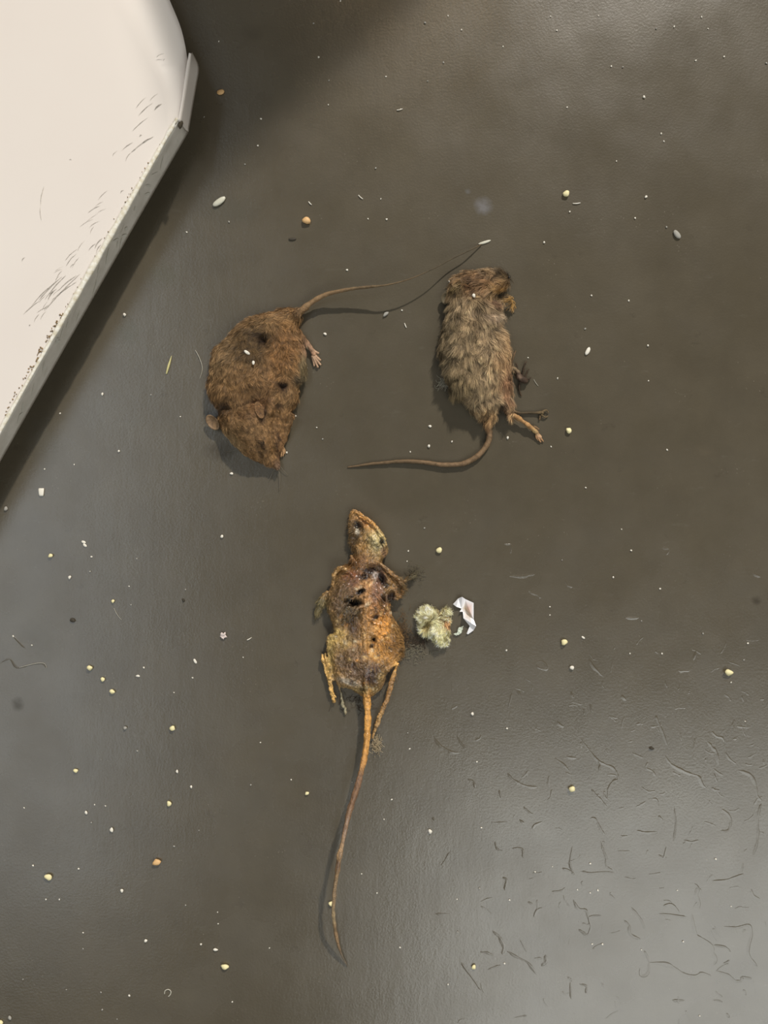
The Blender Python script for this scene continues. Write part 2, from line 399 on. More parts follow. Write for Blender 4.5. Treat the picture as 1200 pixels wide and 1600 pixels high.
CR = [  # (origin x, origin y, factor, points, width)
 (900,1100,.25,[(30,215),(70,270),(130,345),(180,375),(230,395),(255,430),(265,470),(230,485),(205,530),(195,610)],4),
 (900,1100,.25,[(130,345),(150,380),(145,415)],3), (900,1100,.25,[(190,440),(230,440),(260,450)],3),
 (900,1100,.25,[(95,530),(130,570),(160,600),(195,645)],4), (900,1100,.25,[(85,715),(120,715),(150,770),(180,820)],4),
 (900,1100,.25,[(155,860),(175,920),(190,960),(190,1010),(230,1040)],4), (900,1100,.25,[(30,1045),(80,1055),(160,1050),(240,1050)],3),
 (900,1100,.25,[(500,70),(510,100),(535,155),(555,210),(570,260)],4), (900,1100,.25,[(555,320),(590,370),(640,400),(690,425),(735,440),(770,455),(790,500),(820,530)],5),
 (900,1100,.25,[(850,520),(870,535),(900,540)],4), (900,1100,.25,[(820,230),(850,265),(880,300),(890,380)],5), (900,1100,.25,[(860,430),(885,490)],3),
 (900,1100,.25,[(850,170),(880,200),(915,210),(930,240)],4), (900,1100,.25,[(935,300),(960,340),(1005,375)],4),
 (900,1100,.25,[(1015,415),(1060,425),(1100,450),(1125,510),(1135,570),(1165,610)],5), (900,1100,.25,[(1160,620),(1140,700),(1140,800),(1130,880),(1105,950)],4),
 (900,1100,.25,[(910,655),(950,685),(970,730),(950,790),(905,790)],4), (900,1100,.25,[(850,1105),(930,1100),(980,1085),(1050,1060)],4),
 (900,1100,.25,[(470,590),(505,595),(520,640)],3), (900,1100,.25,[(515,695),(545,725)],3), (900,1100,.25,[(615,640),(625,750),(610,860)],3),
 (900,1100,.25,[(410,515),(450,545),(500,540)],3), (900,1100,.25,[(520,940),(545,960),(565,890)],3), (900,1100,.25,[(440,400),(480,420),(495,450)],4),
 (900,1100,.25,[(380,790),(430,800),(510,800)],4), (900,1100,.25,[(670,850),(720,860),(770,850)],4),
 (900,1340,.25,[(740,160),(765,190),(755,230),(770,280),(770,320)],5), (900,1340,.25,[(725,350),(740,440),(760,490),(800,510),(850,550),(860,600),(880,640),(860,670)],5),
 (900,1340,.25,[(860,545),(930,555),(970,590)],3), (900,1340,.25,[(925,430),(1000,435),(1085,420),(1100,480),(1085,540),(1080,600),(1110,650),(1135,680)],4),
 (900,1340,.25,[(1095,195),(1110,235),(1150,260)],5), (900,1340,.25,[(885,710),(950,730),(990,765),(1030,768),(1040,745),(1100,755)],5),
 (900,1340,.25,[(460,655),(560,660),(620,690),(670,725),(740,740),(790,720),(845,740)],6), (900,1340,.25,[(455,650),(455,710),(435,740),(400,735),(400,690)],5),
 (900,1340,.25,[(345,310),(380,350),(415,400),(430,450)],5), (900,1340,.25,[(300,390),(335,425),(340,475),(405,510)],4), (900,1340,.25,[(520,350),(590,355),(690,370)],4),
 (900,1340,.25,[(545,300),(600,290),(650,350)],4), (900,1340,.25,[(25,460),(70,480),(90,430),(80,370),(160,360)],3), (900,1340,.25,[(920,660),(960,640)],3),
 (900,1340,.25,[(20,790),(65,800),(60,850)],3), (900,1340,.25,[(600,890),(680,890)],4), (900,1340,.25,[(940,970),(960,1000)],4),
 (640,1140,.2333,[(160,40),(200,100),(245,130),(290,150),(345,155)],4), (640,1140,.2333,[(315,40),(350,95),(380,130)],4),
 (640,1140,.2333,[(655,290),(690,330),(740,360),(800,380),(860,385)],5), (640,1140,.2333,[(735,600),(770,630)],4), (640,1140,.2333,[(820,665),(840,635),(890,615)],4),
 (640,1140,.2333,[(580,620),(660,620)],3), (640,1140,.2333,[(970,190),(1030,230),(1070,280)],4), (640,1140,.2333,[(1050,180),(1120,190)],4), (640,1140,.2333,[(390,330),(430,350),(440,390)],4),
 (640,1140,.2333,[(570,750),(590,800),(625,810)],3), (640,1140,.2333,[(685,795),(755,798),(760,860)],3), (640,1140,.2333,[(1090,780),(1075,900),(1100,960)],3), (640,1140,.2333,[(1160,945),(1200,960)],4),
 (640,1140,.2333,[(150,585),(175,610)],3), (640,1140,.2333,[(270,820),(235,880),(210,910)],3), (640,1140,.2333,[(600,400),(615,460)],4),
 (680,1340,.2333,[(385,490),(430,530),(460,590),(450,650)],5), (680,1340,.2333,[(300,630),(350,635),(390,655)],4), (680,1340,.2333,[(350,750),(400,730),(440,720)],4),
 (680,1340,.2333,[(480,625),(560,670),(630,710),(680,785)],4), (680,1340,.2333,[(175,700),(230,780),(310,890)],4), (680,1340,.2333,[(740,650),(745,700),(710,725)],5),
 (680,1340,.2333,[(620,295),(655,310)],4), (680,1340,.2333,[(660,400),(680,350),(720,335)],4), (680,1340,.2333,[(925,280),(960,340),(1010,350),(1030,420)],4), (680,1340,.2333,[(960,480),(1010,510)],4),
 (680,1340,.2333,[(0,375),(90,375)],4), (680,1340,.2333,[(850,70),(900,85),(935,115)],3), (680,1340,.2333,[(780,225),(840,220),(870,200)],3), (680,1340,.2333,[(450,130),(480,150),(465,220)],4), (680,1340,.2333,[(905,830),(910,950)],3),
 (780,880,.2667,[(60,75),(130,75),(210,65)],4), (780,880,.2667,[(385,95),(400,125),(430,140)],4), (780,880,.2667,[(170,165),(220,185),(245,205)],4), (780,880,.2667,[(215,590),(235,615),(280,620),(260,580),(220,575)],3),
 (780,880,.2667,[(525,555),(550,600),(610,665)],4), (780,880,.2667,[(740,320),(820,320)],3), (780,880,.2667,[(110,740),(135,805)],4), (780,880,.2667,[(145,665),(185,695)],3), (780,880,.2667,[(420,750),(435,790)],4),
 (780,880,.2667,[(715,770),(745,805)],5), (780,880,.2667,[(1050,630),(1120,630)],4), (780,880,.2667,[(1155,510),(1140,570)],4), (780,880,.2667,[(530,820),(545,870)],3), (780,880,.2667,[(75,760),(55,850)],3),
 (740,760,.3833,[(125,235),(155,240),(150,275)],3), (740,760,.3833,[(1135,350),(1170,370)],4), (740,760,.3833,[(770,250),(800,255),(785,280)],5),
 (0,760,.3333,[(0,830),(45,808),(80,848),(130,838),(190,828),(220,850)],2.5), (0,760,.3333,[(60,700),(120,760)],2),
]
def ridge(pts, w, h, seed):
    P = spline(pts, 4); n = len(P)
    T = np.gradient(P, axis=0); T /= np.linalg.norm(T, axis=1)[:, None] + 1e-9; Nn = np.c_[-T[:, 1], T[:, 0]]
    t = np.linspace(0, 1, n); env = np.sqrt(np.clip(np.minimum(t, 1 - t) * 6, 0.03, 1)) * (0.6 + 0.8 * vnoise(np.c_[t * n * 0.7, np.zeros(n)], seed))
    V = []
    for i in range(n):
        ww = w * env[i]; hh = h * env[i]; j = (random.random() - .5) * .5
        for o, z in ((-0.5, 0.0), (-0.12, hh), (0.2, hh * 0.75), (1.1, 0.0)):
            p = P[i] + Nn[i] * (o * ww + j)
            V.append((*W(p[0], p[1], 0)[:2], z * S + (0.00001 if z else -0.00002)))
    F = []
    for i in range(n - 1):
        for k in range(3): F.append((i * 4 + k, i * 4 + k + 1, i * 4 + k + 5, i * 4 + k + 4))
    return V, F
mb = MB()
for i, (ox, oy, f, pts, w) in enumerate(CR):
    if f < 0.3 or True: mb.add(*ridge([(ox + x * f, oy + y * f) for x, y in pts], w * 0.75, 0.34, i))
rr = np.random.default_rng(11)
for i in range(150):   # short wrinkles between the long ones
    x = 1200 - abs(rr.normal(0, 260)); y = rr.uniform(1000, 1600)
    if x < 660: continue
    a = rr.choice([1.1, -0.3, 0.2, 1.5]) + rr.normal(0, 0.4); L = rr.uniform(3, 11)
    p = [(x + (k - 1) * L * math.cos(a) + rr.normal(0, 1.2), y + (k - 1) * L * math.sin(a) + rr.normal(0, 1.2)) for k in range(3)]
    mb.add(*ridge(p, rr.uniform(1.6, 3), rr.uniform(0.08, 0.22), i))
me = mb.mesh('paint_wrinkle')
o = link('paint_wrinkle', me, M_floor, floor); tag(o, kind='stuff')

# ------------------------------------------------------------------ white panel
def tri_mesh(V, F, name): 
    m_ = MB(); m_.add(V, F); return m_.mesh(name)
ZT, ZB = 91, 36          # heights (in px units) of panel top and of its lower rim
panel = empty('metal_panel', (*W(60, 120, 0)[:2], 0)); tag(panel, 'large white enamelled metal panel raised above the floor with scuffed folded edge', 'panel')
PO = Vector(panel.location)
def plink(name, me, m, parent=None, kind=None, label=None, smooth=True, base=None):
    o = link(name, me, m, parent or panel, smooth)
    o.location = -(PO if parent is None or parent is panel else Vector((0, 0, 0)))
    if kind or label: tag(o, label=label, kind=kind)
    return o
outer = spline([(277,187),(287,150),(292,110),(292,88),(283,45),(265,0),(240,-60),(200,-150)], 5)
inner = spline([(262,213),(254,150),(242,118),(228,94),(205,50),(178,0),(145,-60),(105,-150)], 5)
far = spline([(-160,954),(-160,800),(-160,650),(-160,500),(-160,350),(-160,200),(-160,20),(-160,-150)], 5)
n = len(outer); cols = 9; rows = 8
V = []
for i in range(n):
    for k in range(cols):
        t = k / (cols - 1); p = inner[i] * (1 - t) + outer[i] * t
        V.append(W(p[0], p[1], ZT - 14 * t * t * (3 - 2 * t) * min(1, i / 12)))
    for k in range(1, rows + 1):
        t = k / rows; p = inner[i] * (1 - t) + far[i] * t
        V.append(W(p[0], p[1], ZT))
w_ = cols + rows
order = [cols + k for k in range(rows)][::-1] + list(range(cols))
F = [(i * w_ + order[k], i * w_ + order[k + 1], (i + 1) * w_ + order[k + 1], (i + 1) * w_ + order[k]) for i in range(n - 1) for k in range(w_ - 1)]
top = plink('top_sheet', tri_mesh(V, F, 'top_sheet'), M_white)
sd = top.modifiers.new('t', 'SOLIDIFY'); sd.thickness = 0.0012; sd.offset = -1

def band(A, B, zA, zB, name, mt, sub=6, kind=None, label=None, th=0.0011, jit=0):
    """strip between two pixel polylines at two heights"""
    A = spline(A, 6); Bp = spline(B, 6); V = []; F = []
    for i in range(len(A)):
        for k in range(sub + 1):
            t = k / sub; za = zA(i / (len(A) - 1)) if callable(zA) else zA; z = za * (1 - t) + zB * t
            p = A[i] * (1 - t) + Bp[i] * t
            V.append(W(p[0], p[1], z))
    for i in range(len(A) - 1):
        for k in range(sub):
            a = i * (sub + 1) + k; F.append((a, a + 1, a + sub + 2, a + sub + 1))
    o = plink(name, tri_mesh(V, F, name), mt, kind=kind, label=label)
    if th:
        s_ = o.modifiers.new('t', 'SOLIDIFY'); s_.thickness = th; s_.offset = 0
    return o
band([(-160,955),(-60,779),(60,567),(140,426),(220,285),(277,187)], [(-160,1001),(-60,825),(60,613),(150,455),(230,315),(293,206)], ZT, ZB, 'side_flange', M_edge, label='greyish scuffed folded edge')
band([(279,188),(284,160),(289,130),(293,104),(297,83)], [(293,206),(299,170),(305,135),(309,105),(299,83)], ZT + 1, ZB + 14, 'corner_lip', M_white, label='pinkish white rounded lip at the corner')
# worn bright rim along the crease
V, F = tube([(-160,955,ZT,2.2),(-60,779,ZT,2.8),(60,567,ZT,3.2),(140,426,ZT,4.4),(220,285,ZT,4.2),(270,197,ZT,3.2),(277,187,ZT,1.6)], 8, 14, bump=0.25, seed=4, flat=0.8)
plink('worn_rim', tri_mesh(V, F, 'worn_rim'), M_wear, label='bright worn crease with bare flecks')
V, F = tube([(279,188,ZT,1.6),(285,155,ZT,1.5),(290,120,ZT,1.5),(294,97,ZT,1.6),(297,84,ZT-2,1.4)], 8, 8)
plink('lip_rim', tri_mesh(V, F, 'lip_rim'), M_white)
# dark chip where flange and lip meet
mb = MB()
def blob(px, py, z, rx, ry, rz, seed, amp=0.35, seg=(10, 7), ang=0):
    V = []; F = []; ns, nr = seg
    a0 = math.radians(ang)
    for j in range(nr + 1):
        th = math.pi * j / nr
        for i in range(ns):
            ph = 2 * math.pi * i / ns
            V.append((math.sin(th) * math.cos(ph), math.sin(th) * math.sin(ph), math.cos(th)))
    V = np.array(V); k = 1 + amp * 2 * (fbm(V * 1.6 + seed * 3.1, seed, 2) - 0.5)
    V = V * k[:, None] * np.array([rx, ry, rz])
    V = np.c_[V[:, 0] * math.cos(a0) - V[:, 1] * math.sin(a0), V[:, 0] * math.sin(a0) + V[:, 1] * math.cos(a0), V[:, 2]] * S
    V = V + np.array(W(px, py, z))
    for j in range(nr):
        for i in range(ns):
            F.append((j * ns + i, (j + 1) * ns + i, (j + 1) * ns + (i + 1) % ns, j * ns + (i + 1) % ns))
    return V, F
mb.add(*blob(282, 195, ZT - 4, 3, 6, 3, 3, ang=-20)); mb.add(*blob(273, 192, ZT + 0.3, 2.5, 6, 0.8, 5, ang=-30))
plink('paint_chip', mb.mesh('paint_chip'), mat('chip_grime', (70, 62, 48), rough=0.9), label='dark grimy chip in the white paint')
# scuffs on the white sheet
mb = MB()
def mark(p0, p1, w, z, bow=1.5):
    a = np.array(p0, float); b = np.array(p1, float); d = b - a; L = np.linalg.norm(d); d /= L + 1e-9; nn = np.array([-d[1], d[0]])
    m_ = max(3, int(L / 5)); V = []; F = []
    for i in range(m_ + 1):
        t = i / m_; c = a + (b - a) * t + nn * (bow * math.sin(t * math.pi) + random.uniform(-.25, .25)); ww = w * (math.sin(t * math.pi) ** 0.6 + 0.1) * random.uniform(0.4, 1)
        V.append(W(*(c - nn * ww / 2), z)); V.append(W(*(c + nn * ww / 2), z))
    for i in range(m_): F.append((2 * i, 2 * i + 1, 2 * i + 3, 2 * i + 2))
    return V, F
zt = ZT + 0.5
for p0, p1, w in [((247,146),(234,158),1.0),((240,160),(216,181),1.1),((253,162),(241,172),2.4),((232,183),(207,205),1.0),((240,213),(205,238),2.0),((236,216),(222,224),1.5),((205,238),(196,252),1.2),
                  ((222,211),(218,214),2),((208,222),(190,236),1),((183,236),(176,244),1),((228,152),(212,170),.8),((69,291),(63,322),1.1),((63,322),(65,345),.9),((112,250),(108,250),1),
                  ((194,297),(188,302),1.2),((120,430),(90,455),1.6),((125,428),(69,486),1.4),((103,430),(70,468),1.4),((97,432),(60,470),1.6),((85,442),(50,477),1.2),((120,440),(80,470),1.2),((62,470),(36,492),1.4),
                  ((160,372),(148,388),2.2),((158,382),(150,396),1.8),((150,380),(138,392),1.2),((257,84),(244,90),1.2),((258,92),(256,96),1),((40,402),(34,408),1.6),((48,508),(46,510),2)]:
    mb.add(*mark(p0, p1, w, zt))
for i in range(26):
    t = random.random(); x = 60 + 110 * t; y = 505 - 190 * t + random.uniform(-22, 8)
    mb.add(*mark((x, y), (x - random.uniform(6, 22), y + random.uniform(6, 20)), random.uniform(0.4, 1.0), zt))
o = plink('scuff_mark', mb.mesh('scuff_mark'), M_scuff, kind='stuff')
# brown dirt caught along the crease
mb = MB()
for i in range(70):
    t = random.random() ** 0.8; x = 8 + 100 * t; y = 655 - 172 * t
    mb.add(*blob(x + random.uniform(-9, -2), y + random.uniform(-4, 3), ZT + .6, random.uniform(.5, 1.9), random.uniform(.5, 1.6), .6, i, seg=(6, 4)))
for i in range(45):
    t = random.random(); x = 105 + 150 * t; y = 483 - 264 * t
    mb.add(*blob(x + random.uniform(-6, 0), y + random.uniform(-3, 3), ZT + .6, random.uniform(.4, 1.1), random.uniform(.4, 1.1), .5, i + 90, seg=(6, 4)))
o = plink('crease_dirt', mb.mesh('crease_dirt'), M_dirt, kind='stuff')
# pale scrapes across the flange
mb = MB()
def fl(t, u):  # point on the flange face: t along, u across
    a = np.array((-160, 955.)) * (1 - t) + np.array((277, 187.)) * t; b = np.array((-160, 1001.)) * (1 - t) + np.array((293, 206.)) * t
    p = a * (1 - u) + b * u; return W(p[0] + 2.0, p[1] + 1.1, ZT * (1 - u) + ZB * u + 0.5)
for i in range(34):
    t0 = random.uniform(0.4, 0.99); u0 = random.uniform(0.05, 0.6); dt = random.uniform(-0.015, 0.028); du = random.uniform(0.1, 0.4); w = random.uniform(0.0008, 0.0035)
    V = []
    for k in range(6):
        t = k / 5; ww = w * (math.sin(t * math.pi) + .1)
        V.append(fl(t0 - dt * t - ww, u0 + du * t)); V.append(fl(t0 - dt * t + ww, u0 + du * t))
    mb.add(V, [(2 * k, 2 * k + 1, 2 * k + 3, 2 * k + 2) for k in range(5)])
o = plink('flange_scrape', mb.mesh('flange_scrape'), mat('pale_scrape', (222, 220, 210), rough=0.6), kind='stuff')
# recessed dark base that carries the panel
mb = MB()
pts = [W(x, y, 0)[:2] for x, y in [(-120, 560), (130, 130), (110, -90), (-120, -90)]]
V = [(x, y, 0.0002) for x, y in pts] + [(x, y, (ZT - 5) * S) for x, y in pts]
mb.add(V, [(0, 1, 2, 3), (7, 6, 5, 4)] + [(i, i + 4, (i + 1) % 4 + 4, (i + 1) % 4) for i in range(4)])
plink('base', mb.mesh('base'), M_under, smooth=False)

# ------------------------------------------------------------------ unseen dark box added beyond the panel to shade the floor at the top
def boxpoly(name, pts, z0, z1, m_, parent, off):
    n_ = len(pts); V = [(x - off[0], y - off[1], z0) for x, y in pts] + [(x - off[0], y - off[1], z1) for x, y in pts]
    F = [tuple(range(n_))[::-1], tuple(range(n_, 2 * n_))] + [(i, (i + 1) % n_, (i + 1) % n_ + n_, i + n_) for i in range(n_)]
    o = link(name, tri_mesh(V, F, name), m_, parent, smooth=False)
    bv = o.modifiers.new('b', 'BEVEL'); bv.width = 0.003; bv.segments = 2
    return o
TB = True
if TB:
    tb = empty('shade_blocker', (0.05, 1.0, 0)); tag(tb, 'added unseen dark brown cabinet standing on the floor beyond the white panel', 'cabinet')
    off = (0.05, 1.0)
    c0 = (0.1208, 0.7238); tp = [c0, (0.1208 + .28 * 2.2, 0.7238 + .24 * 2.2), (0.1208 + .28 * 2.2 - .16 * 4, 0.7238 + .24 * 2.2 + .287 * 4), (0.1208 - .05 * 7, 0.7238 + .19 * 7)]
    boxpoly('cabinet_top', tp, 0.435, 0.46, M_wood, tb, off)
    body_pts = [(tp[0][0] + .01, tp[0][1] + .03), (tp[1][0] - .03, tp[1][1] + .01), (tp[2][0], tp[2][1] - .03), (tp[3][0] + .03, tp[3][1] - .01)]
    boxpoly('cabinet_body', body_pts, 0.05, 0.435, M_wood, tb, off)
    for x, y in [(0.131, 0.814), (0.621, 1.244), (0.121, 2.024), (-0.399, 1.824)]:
        boxpoly('blocker_leg', [(x - .015, y - .015), (x + .015, y - .015), (x + .015, y + .015), (x - .015, y + .015)], 0.0, 0.05, M_wood, tb, off)

# ------------------------------------------------------------------ mice
def finish(me, base, spots, seed, noise_amp, nscale, warp=5, vary=.35, fine=0.25):
    V = getv(me); N = getn(me); q = V / S
    d = (fbm(q / nscale, seed + 30, 4) - 0.5) * 2 * noise_amp + (vnoise(q / 2.6, seed + 31) - 0.5) * 2 * fine
    V2 = V + N * (d * S)[:, None]; V2[:, 2] = np.maximum(V2[:, 2], 0.00004)
    setv(me, V2)
    return paint(V2, base, spots, seed, warp, vary)

def join_tail(me, tubes, C, colfn):
    """append thin tubes (tail, claws) to the fused body so the animal stays one mesh"""
    V = getv(me); n0 = len(V)
    F = [tuple(p.vertices) for p in me.polygons]
    allV = [V]; n = n0
    for TV, TF in tubes:
        allV.append(TV); F += [tuple(a + n for a in q) for q in TF]; n += len(TV)
    allV = np.concatenate(allV)
    new = bpy.data.meshes.new('body'); new.from_pydata(allV.tolist(), [], F); new.update()
    C2 = colfn(allV[n0:])
    setcol(new, np.concatenate([C, C2])); bpy.data.meshes.remove(me)
    return new

def ear(px, py, z, rx, ry, ang, tilt, seed, cup=0.5):
    """cupped thin ear"""
    a0 = math.radians(ang); V = []; F = []; nr, ns = 5, 14
    for side in (0, 1):
        for j in range(nr + 1):
            for i in range(ns):
                r_ = j / nr; ph = 2 * math.pi * i / ns
                u, v = r_ * rx * math.cos(ph), r_ * ry * math.sin(ph)
                zz = cup * (r_ ** 2.2) * min(rx, ry) * (1 if side == 0 else 0.8) - side * 0.9 * (1 - r_ ** 6) + tilt * u + vnoise(np.array([[u * .5 + seed, v * .5, 0]]), 3)[0] * 1.2
                x = u * math.cos(a0) - v * math.sin(a0); y = u * math.sin(a0) + v * math.cos(a0)
                V.append(W(px + x, py + y, max(z + zz, 0.5)))
        o_ = side * (nr + 1) * ns
        for j in range(nr):
            for i in range(ns):
                q = (o_ + j * ns + i, o_ + (j + 1) * ns + i, o_ + (j + 1) * ns + (i + 1) % ns, o_ + j * ns + (i + 1) % ns)
                F.append(q if side else q[::-1])
    for i in range(ns):
        a = nr * ns + i; b = nr * ns + (i + 1) % ns; c = (nr + 1) * ns
        F.append((a, b, b + c, a + c))
    return V, F

def mouse(name, loc_px, label):
    e_ = empty(name, (*W(loc_px[0], loc_px[1], 0)[:2], 0)); tag(e_, label, 'mouse', 'dead mice laid out on the floor'); return e_
def mpart(root, name, me, m_, kind=None, label=None):
    o = link(name, me, m_, root); o.location = -root.location
    if kind or label: tag(o, label=label, kind=kind)
    return o

# ---- mouse 1 : reddish brown, curled on its side
r1 = mouse('dead_mouse', (400, 600), 'reddish brown dead mouse curled on its side with matted fur, nearest the white panel')
out1 = [(466,487),(471,499),(466,516),(472,533),(479,550),(480,574),(477,592),(468,606),(466,628),(455,645),(448,662),(446,685),(441,700),(438,716),(437,731),(430,732),(418,727),(405,723),(388,715),(370,701),(357,686),(346,672),(341,655),(340,640),(330,625),(324,606),(327,585),(331,556),(334,545),(350,532),(371,508),(399,493),(428,486),(450,480)]
h1 = [(455,500,20,22),(430,520,34,30),(390,545,44,42),(360,560,38,34),(400,600,46,46),(350,605,36,30),(440,590,34,30),(440,560,34,30),(395,640,42,34),(370,660,36,28),(410,680,34,26),(430,715,16,13),(450,640,30,22),(445,680,20,12)]
b1 = [(395,535,26,22,0,-9),(430,530,20,26,20,4),(360,590,20,30,0,4),(412,530,7,6,0,-9),(441,602,7,6,30,-11),(385,668,26,24,30,9),(352,636,14,7,25,-9),(395,628,24,5,-20,-7),(430,650,6,22,10,-8),(420,640,8,14,15,5),(418,700,12,14,-30,4),(406,708,10,2.5,60,-3),(450,560,10,30,10,5),(355,545,12,20,30,3),(427,700,2.5,14,-15,-5)]
mb = MB(); mb.add(*trunk(out1, h1, 30, b1))
mb.add(*tube([(455,515,16,11),(466,520,14,6),(471,525,12,4),(480,536,9,3.2),(487,546,6,3.6),(492,556,4,4)], 8))
mb.add(*tube([(452,648,18,8),(449,664,14,6),(445,682,10,4),(441,696,7,3.2),(439,704,5,2.6)], 8))
mb.add(*tube([(462,492,18,8),(470,486,14,6),(480,480,11,4.6)], 8))
me = fuse(mb, 0.00036, 3)
base1 = (132, 101, 66)
sp1 = [(406,694,2.5,9,-35,(38,26,16),1),(392,628,24,3,-12,(64,44,27),.9),(414,650,3,14,10,(58,40,25),.9),(437,690,3,26,-12,(50,35,24),.9),(346,642,12,5,35,(52,36,22),.9),(425,505,40,14,-15,(150,120,82),.8),(350,550,16,46,20,(160,132,96),.9),(398,540,42,34,-20,(84,66,42),.95),(440,545,18,40,10,(134,98,60),.8),(452,620,20,16,0,(132,104,70),.6),
       (412,530,8,7,0,(40,28,18),1),(402,524,7,5,0,(55,40,26),.8),(441,602,9,7,30,(44,32,26),1),(476,575,8,26,5,(112,102,76),.8),(465,590,8,8,0,(70,66,52),.7),(352,600,26,26,0,(112,86,54),.5),(385,612,46,9,-15,(90,66,40),.5),
       (382,660,32,30,20,(126,98,66),.8),(352,636,14,6,25,(60,44,28),.8),(412,640,5,18,15,(70,48,30),.7),(400,635,9,16,20,(126,92,62),.6),(408,650,5,5,0,(66,46,28),.9),(360,692,12,22,-35,(156,130,94),.8),(425,665,10,10,0,(126,96,62),.6),
       (410,692,4,2,50,(45,32,20),1),(406,708,14,3,60,(80,60,38),.6),(434,705,3,20,-12,(60,42,30),.8),(434,726,6,6,0,(120,96,80),.7),(380,650,9,7,0,(84,60,38),.6),
       (433,632,7,4,20,(62,44,28),.8),(420,618,6,10,0,(84,60,36),.6),(357,620,6,3,40,(60,46,30),.8),(484,545,10,16,-35,(168,134,108),1),(442,697,5,11,0,(160,122,84),.9),(474,484,10,8,0,(120,98,72),.7)]
C = finish(me, base1, sp1, 3, 2.0, 9, 4, .45, .35)
tails = [tube([(466,489,12,5.5),(478,479,13,4.6),(494,468,15,4.0),(510,460,17,3.4),(530,455,20,2.9),(552,451,22,2.4),(580,448,25,2.0),(606,445,28,1.3),(640,436,28,.9),(675,421,24,.8),(705,405,15,.8),(730,393,11,.9),(752,382,2,0.8)], 10, 8, bump=.12)]
for p in [[(486,544,6,2.6),(492,549,5,2.0),(498,552,4,1.7)], [(490,553,5,2.5),(497,560,4.5,2),(501,563,3.5,1.6)], [(490,555,5,2.4),(496,564,4,2),(501,570,3,1.6)], [(489,556,5,2.3),(493,566,4,1.9),(497,574,3,1.5)], [(488,556,4,2.1),(490,565,3,1.8),(491,572,2.5,1.4)],
          [(440,700,6,1.9),(437,705,4.5,1.4),(436,711,3,1.1)], [(440,700,6,2),(440,707,4,1.4),(439,714,3,1.1)], [(441,700,5.5,1.9),(443,707,4,1.4),(442,713,3,1.0)], [(442,698,5,1.7),(445,704,4,1.3),(445,709,2.5,1)]]:
    tails.append(tube(p, 7, 4))
def tailcol1(V):
    c = paint(V, (138, 112, 82), [(600,450,60,20,0,(104,88,66),.9),(700,405,110,30,0,(84,74,58),1),(495,560,14,18,0,(190,158,130),1),(441,708,6,10,0,(178,142,104),1)], 5, 1, .35); return c
body1 = join_tail(me, tails, C, tailcol1)
o = mpart(r1, 'body', body1, M_hide)
flow1 = [(460,495,-.6,.7),(400,500,-1,.5),(355,545,-.6,1),(335,600,-.1,1),(400,540,-.4,1),(440,540,.2,1),(475,570,.3,1),(460,625,.1,1),(400,600,-.1,1),(360,640,.1,1),(350,680,.5,1),(395,660,.3,1),(420,700,.4,1),(450,660,0,1)]
def dens1(p, c):
    d = np.ones(len(p)); d *= 1 - .75 * gauss(p, (402,540,26,22,-20)); d *= 1 - .95 * gauss(p, (441,602,9,8,0)); d *= 1 - .6 * gauss(p, (407,641,5,11,-20)); d *= 1 - .98 * np.clip(gauss(p, (490,555,16,20,0)) * 3, 0, 1)
    d *= 1 - .9 * gauss(p, (440,706,6,14,0)); d = np.where((p[:, 0] > 470) & (p[:, 1] < 500), 0, d); d *= 1 - .97 * np.clip(gauss(p, (439,708,7,14,0)) * 2, 0, 1); return np.clip(d, 0, 1)
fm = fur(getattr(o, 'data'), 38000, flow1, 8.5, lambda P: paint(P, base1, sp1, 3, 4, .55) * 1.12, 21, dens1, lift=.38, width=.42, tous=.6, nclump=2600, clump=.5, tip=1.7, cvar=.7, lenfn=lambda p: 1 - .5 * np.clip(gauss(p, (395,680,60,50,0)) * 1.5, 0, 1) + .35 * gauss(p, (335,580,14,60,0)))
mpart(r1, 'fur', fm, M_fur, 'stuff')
M_ear = mat('ear_skin', (122, 96, 68), rough=.6, vary=(600, (96, 74, 50), (146, 118, 86)))
M_ear2 = mat('furred_ear', (112, 82, 52), rough=.8, vary=(1500, (80, 56, 34), (140, 106, 68)))
V, F = ear(332, 660, 9, 8.5, 14, -38, .25, 4, .35); mpart(r1, 'ear', tri_mesh(V, F, 'ear'), M_ear, label='pale rounded ear')
V, F = ear(405, 641, 40, 6.5, 14, -20, -.2, 8, .45); mpart(r1, 'ear', tri_mesh(V, F, 'ear'), M_ear2)
def whiskers(root, lst, m_):
    mb = MB()
    for p in lst: mb.add(*tube(p, 4, 5))
    mpart(root, 'whiskers', mb.mesh('whiskers'), m_, 'stuff')
M_whisk = mat('whisker', (120, 112, 98), rough=.5)
whiskers(r1, [[(434,729,5,.45),(437,745,5,.35),(436,768,2,.25)],[(430,730,6,.4),(424,742,4,.3),(420,752,2,.25)],[(436,726,5,.4),(444,736,4,.3),(450,742,2,.25)],[(372,700,12,.4),(360,705,8,.3),(352,706,3,.25)]], M_whisk)

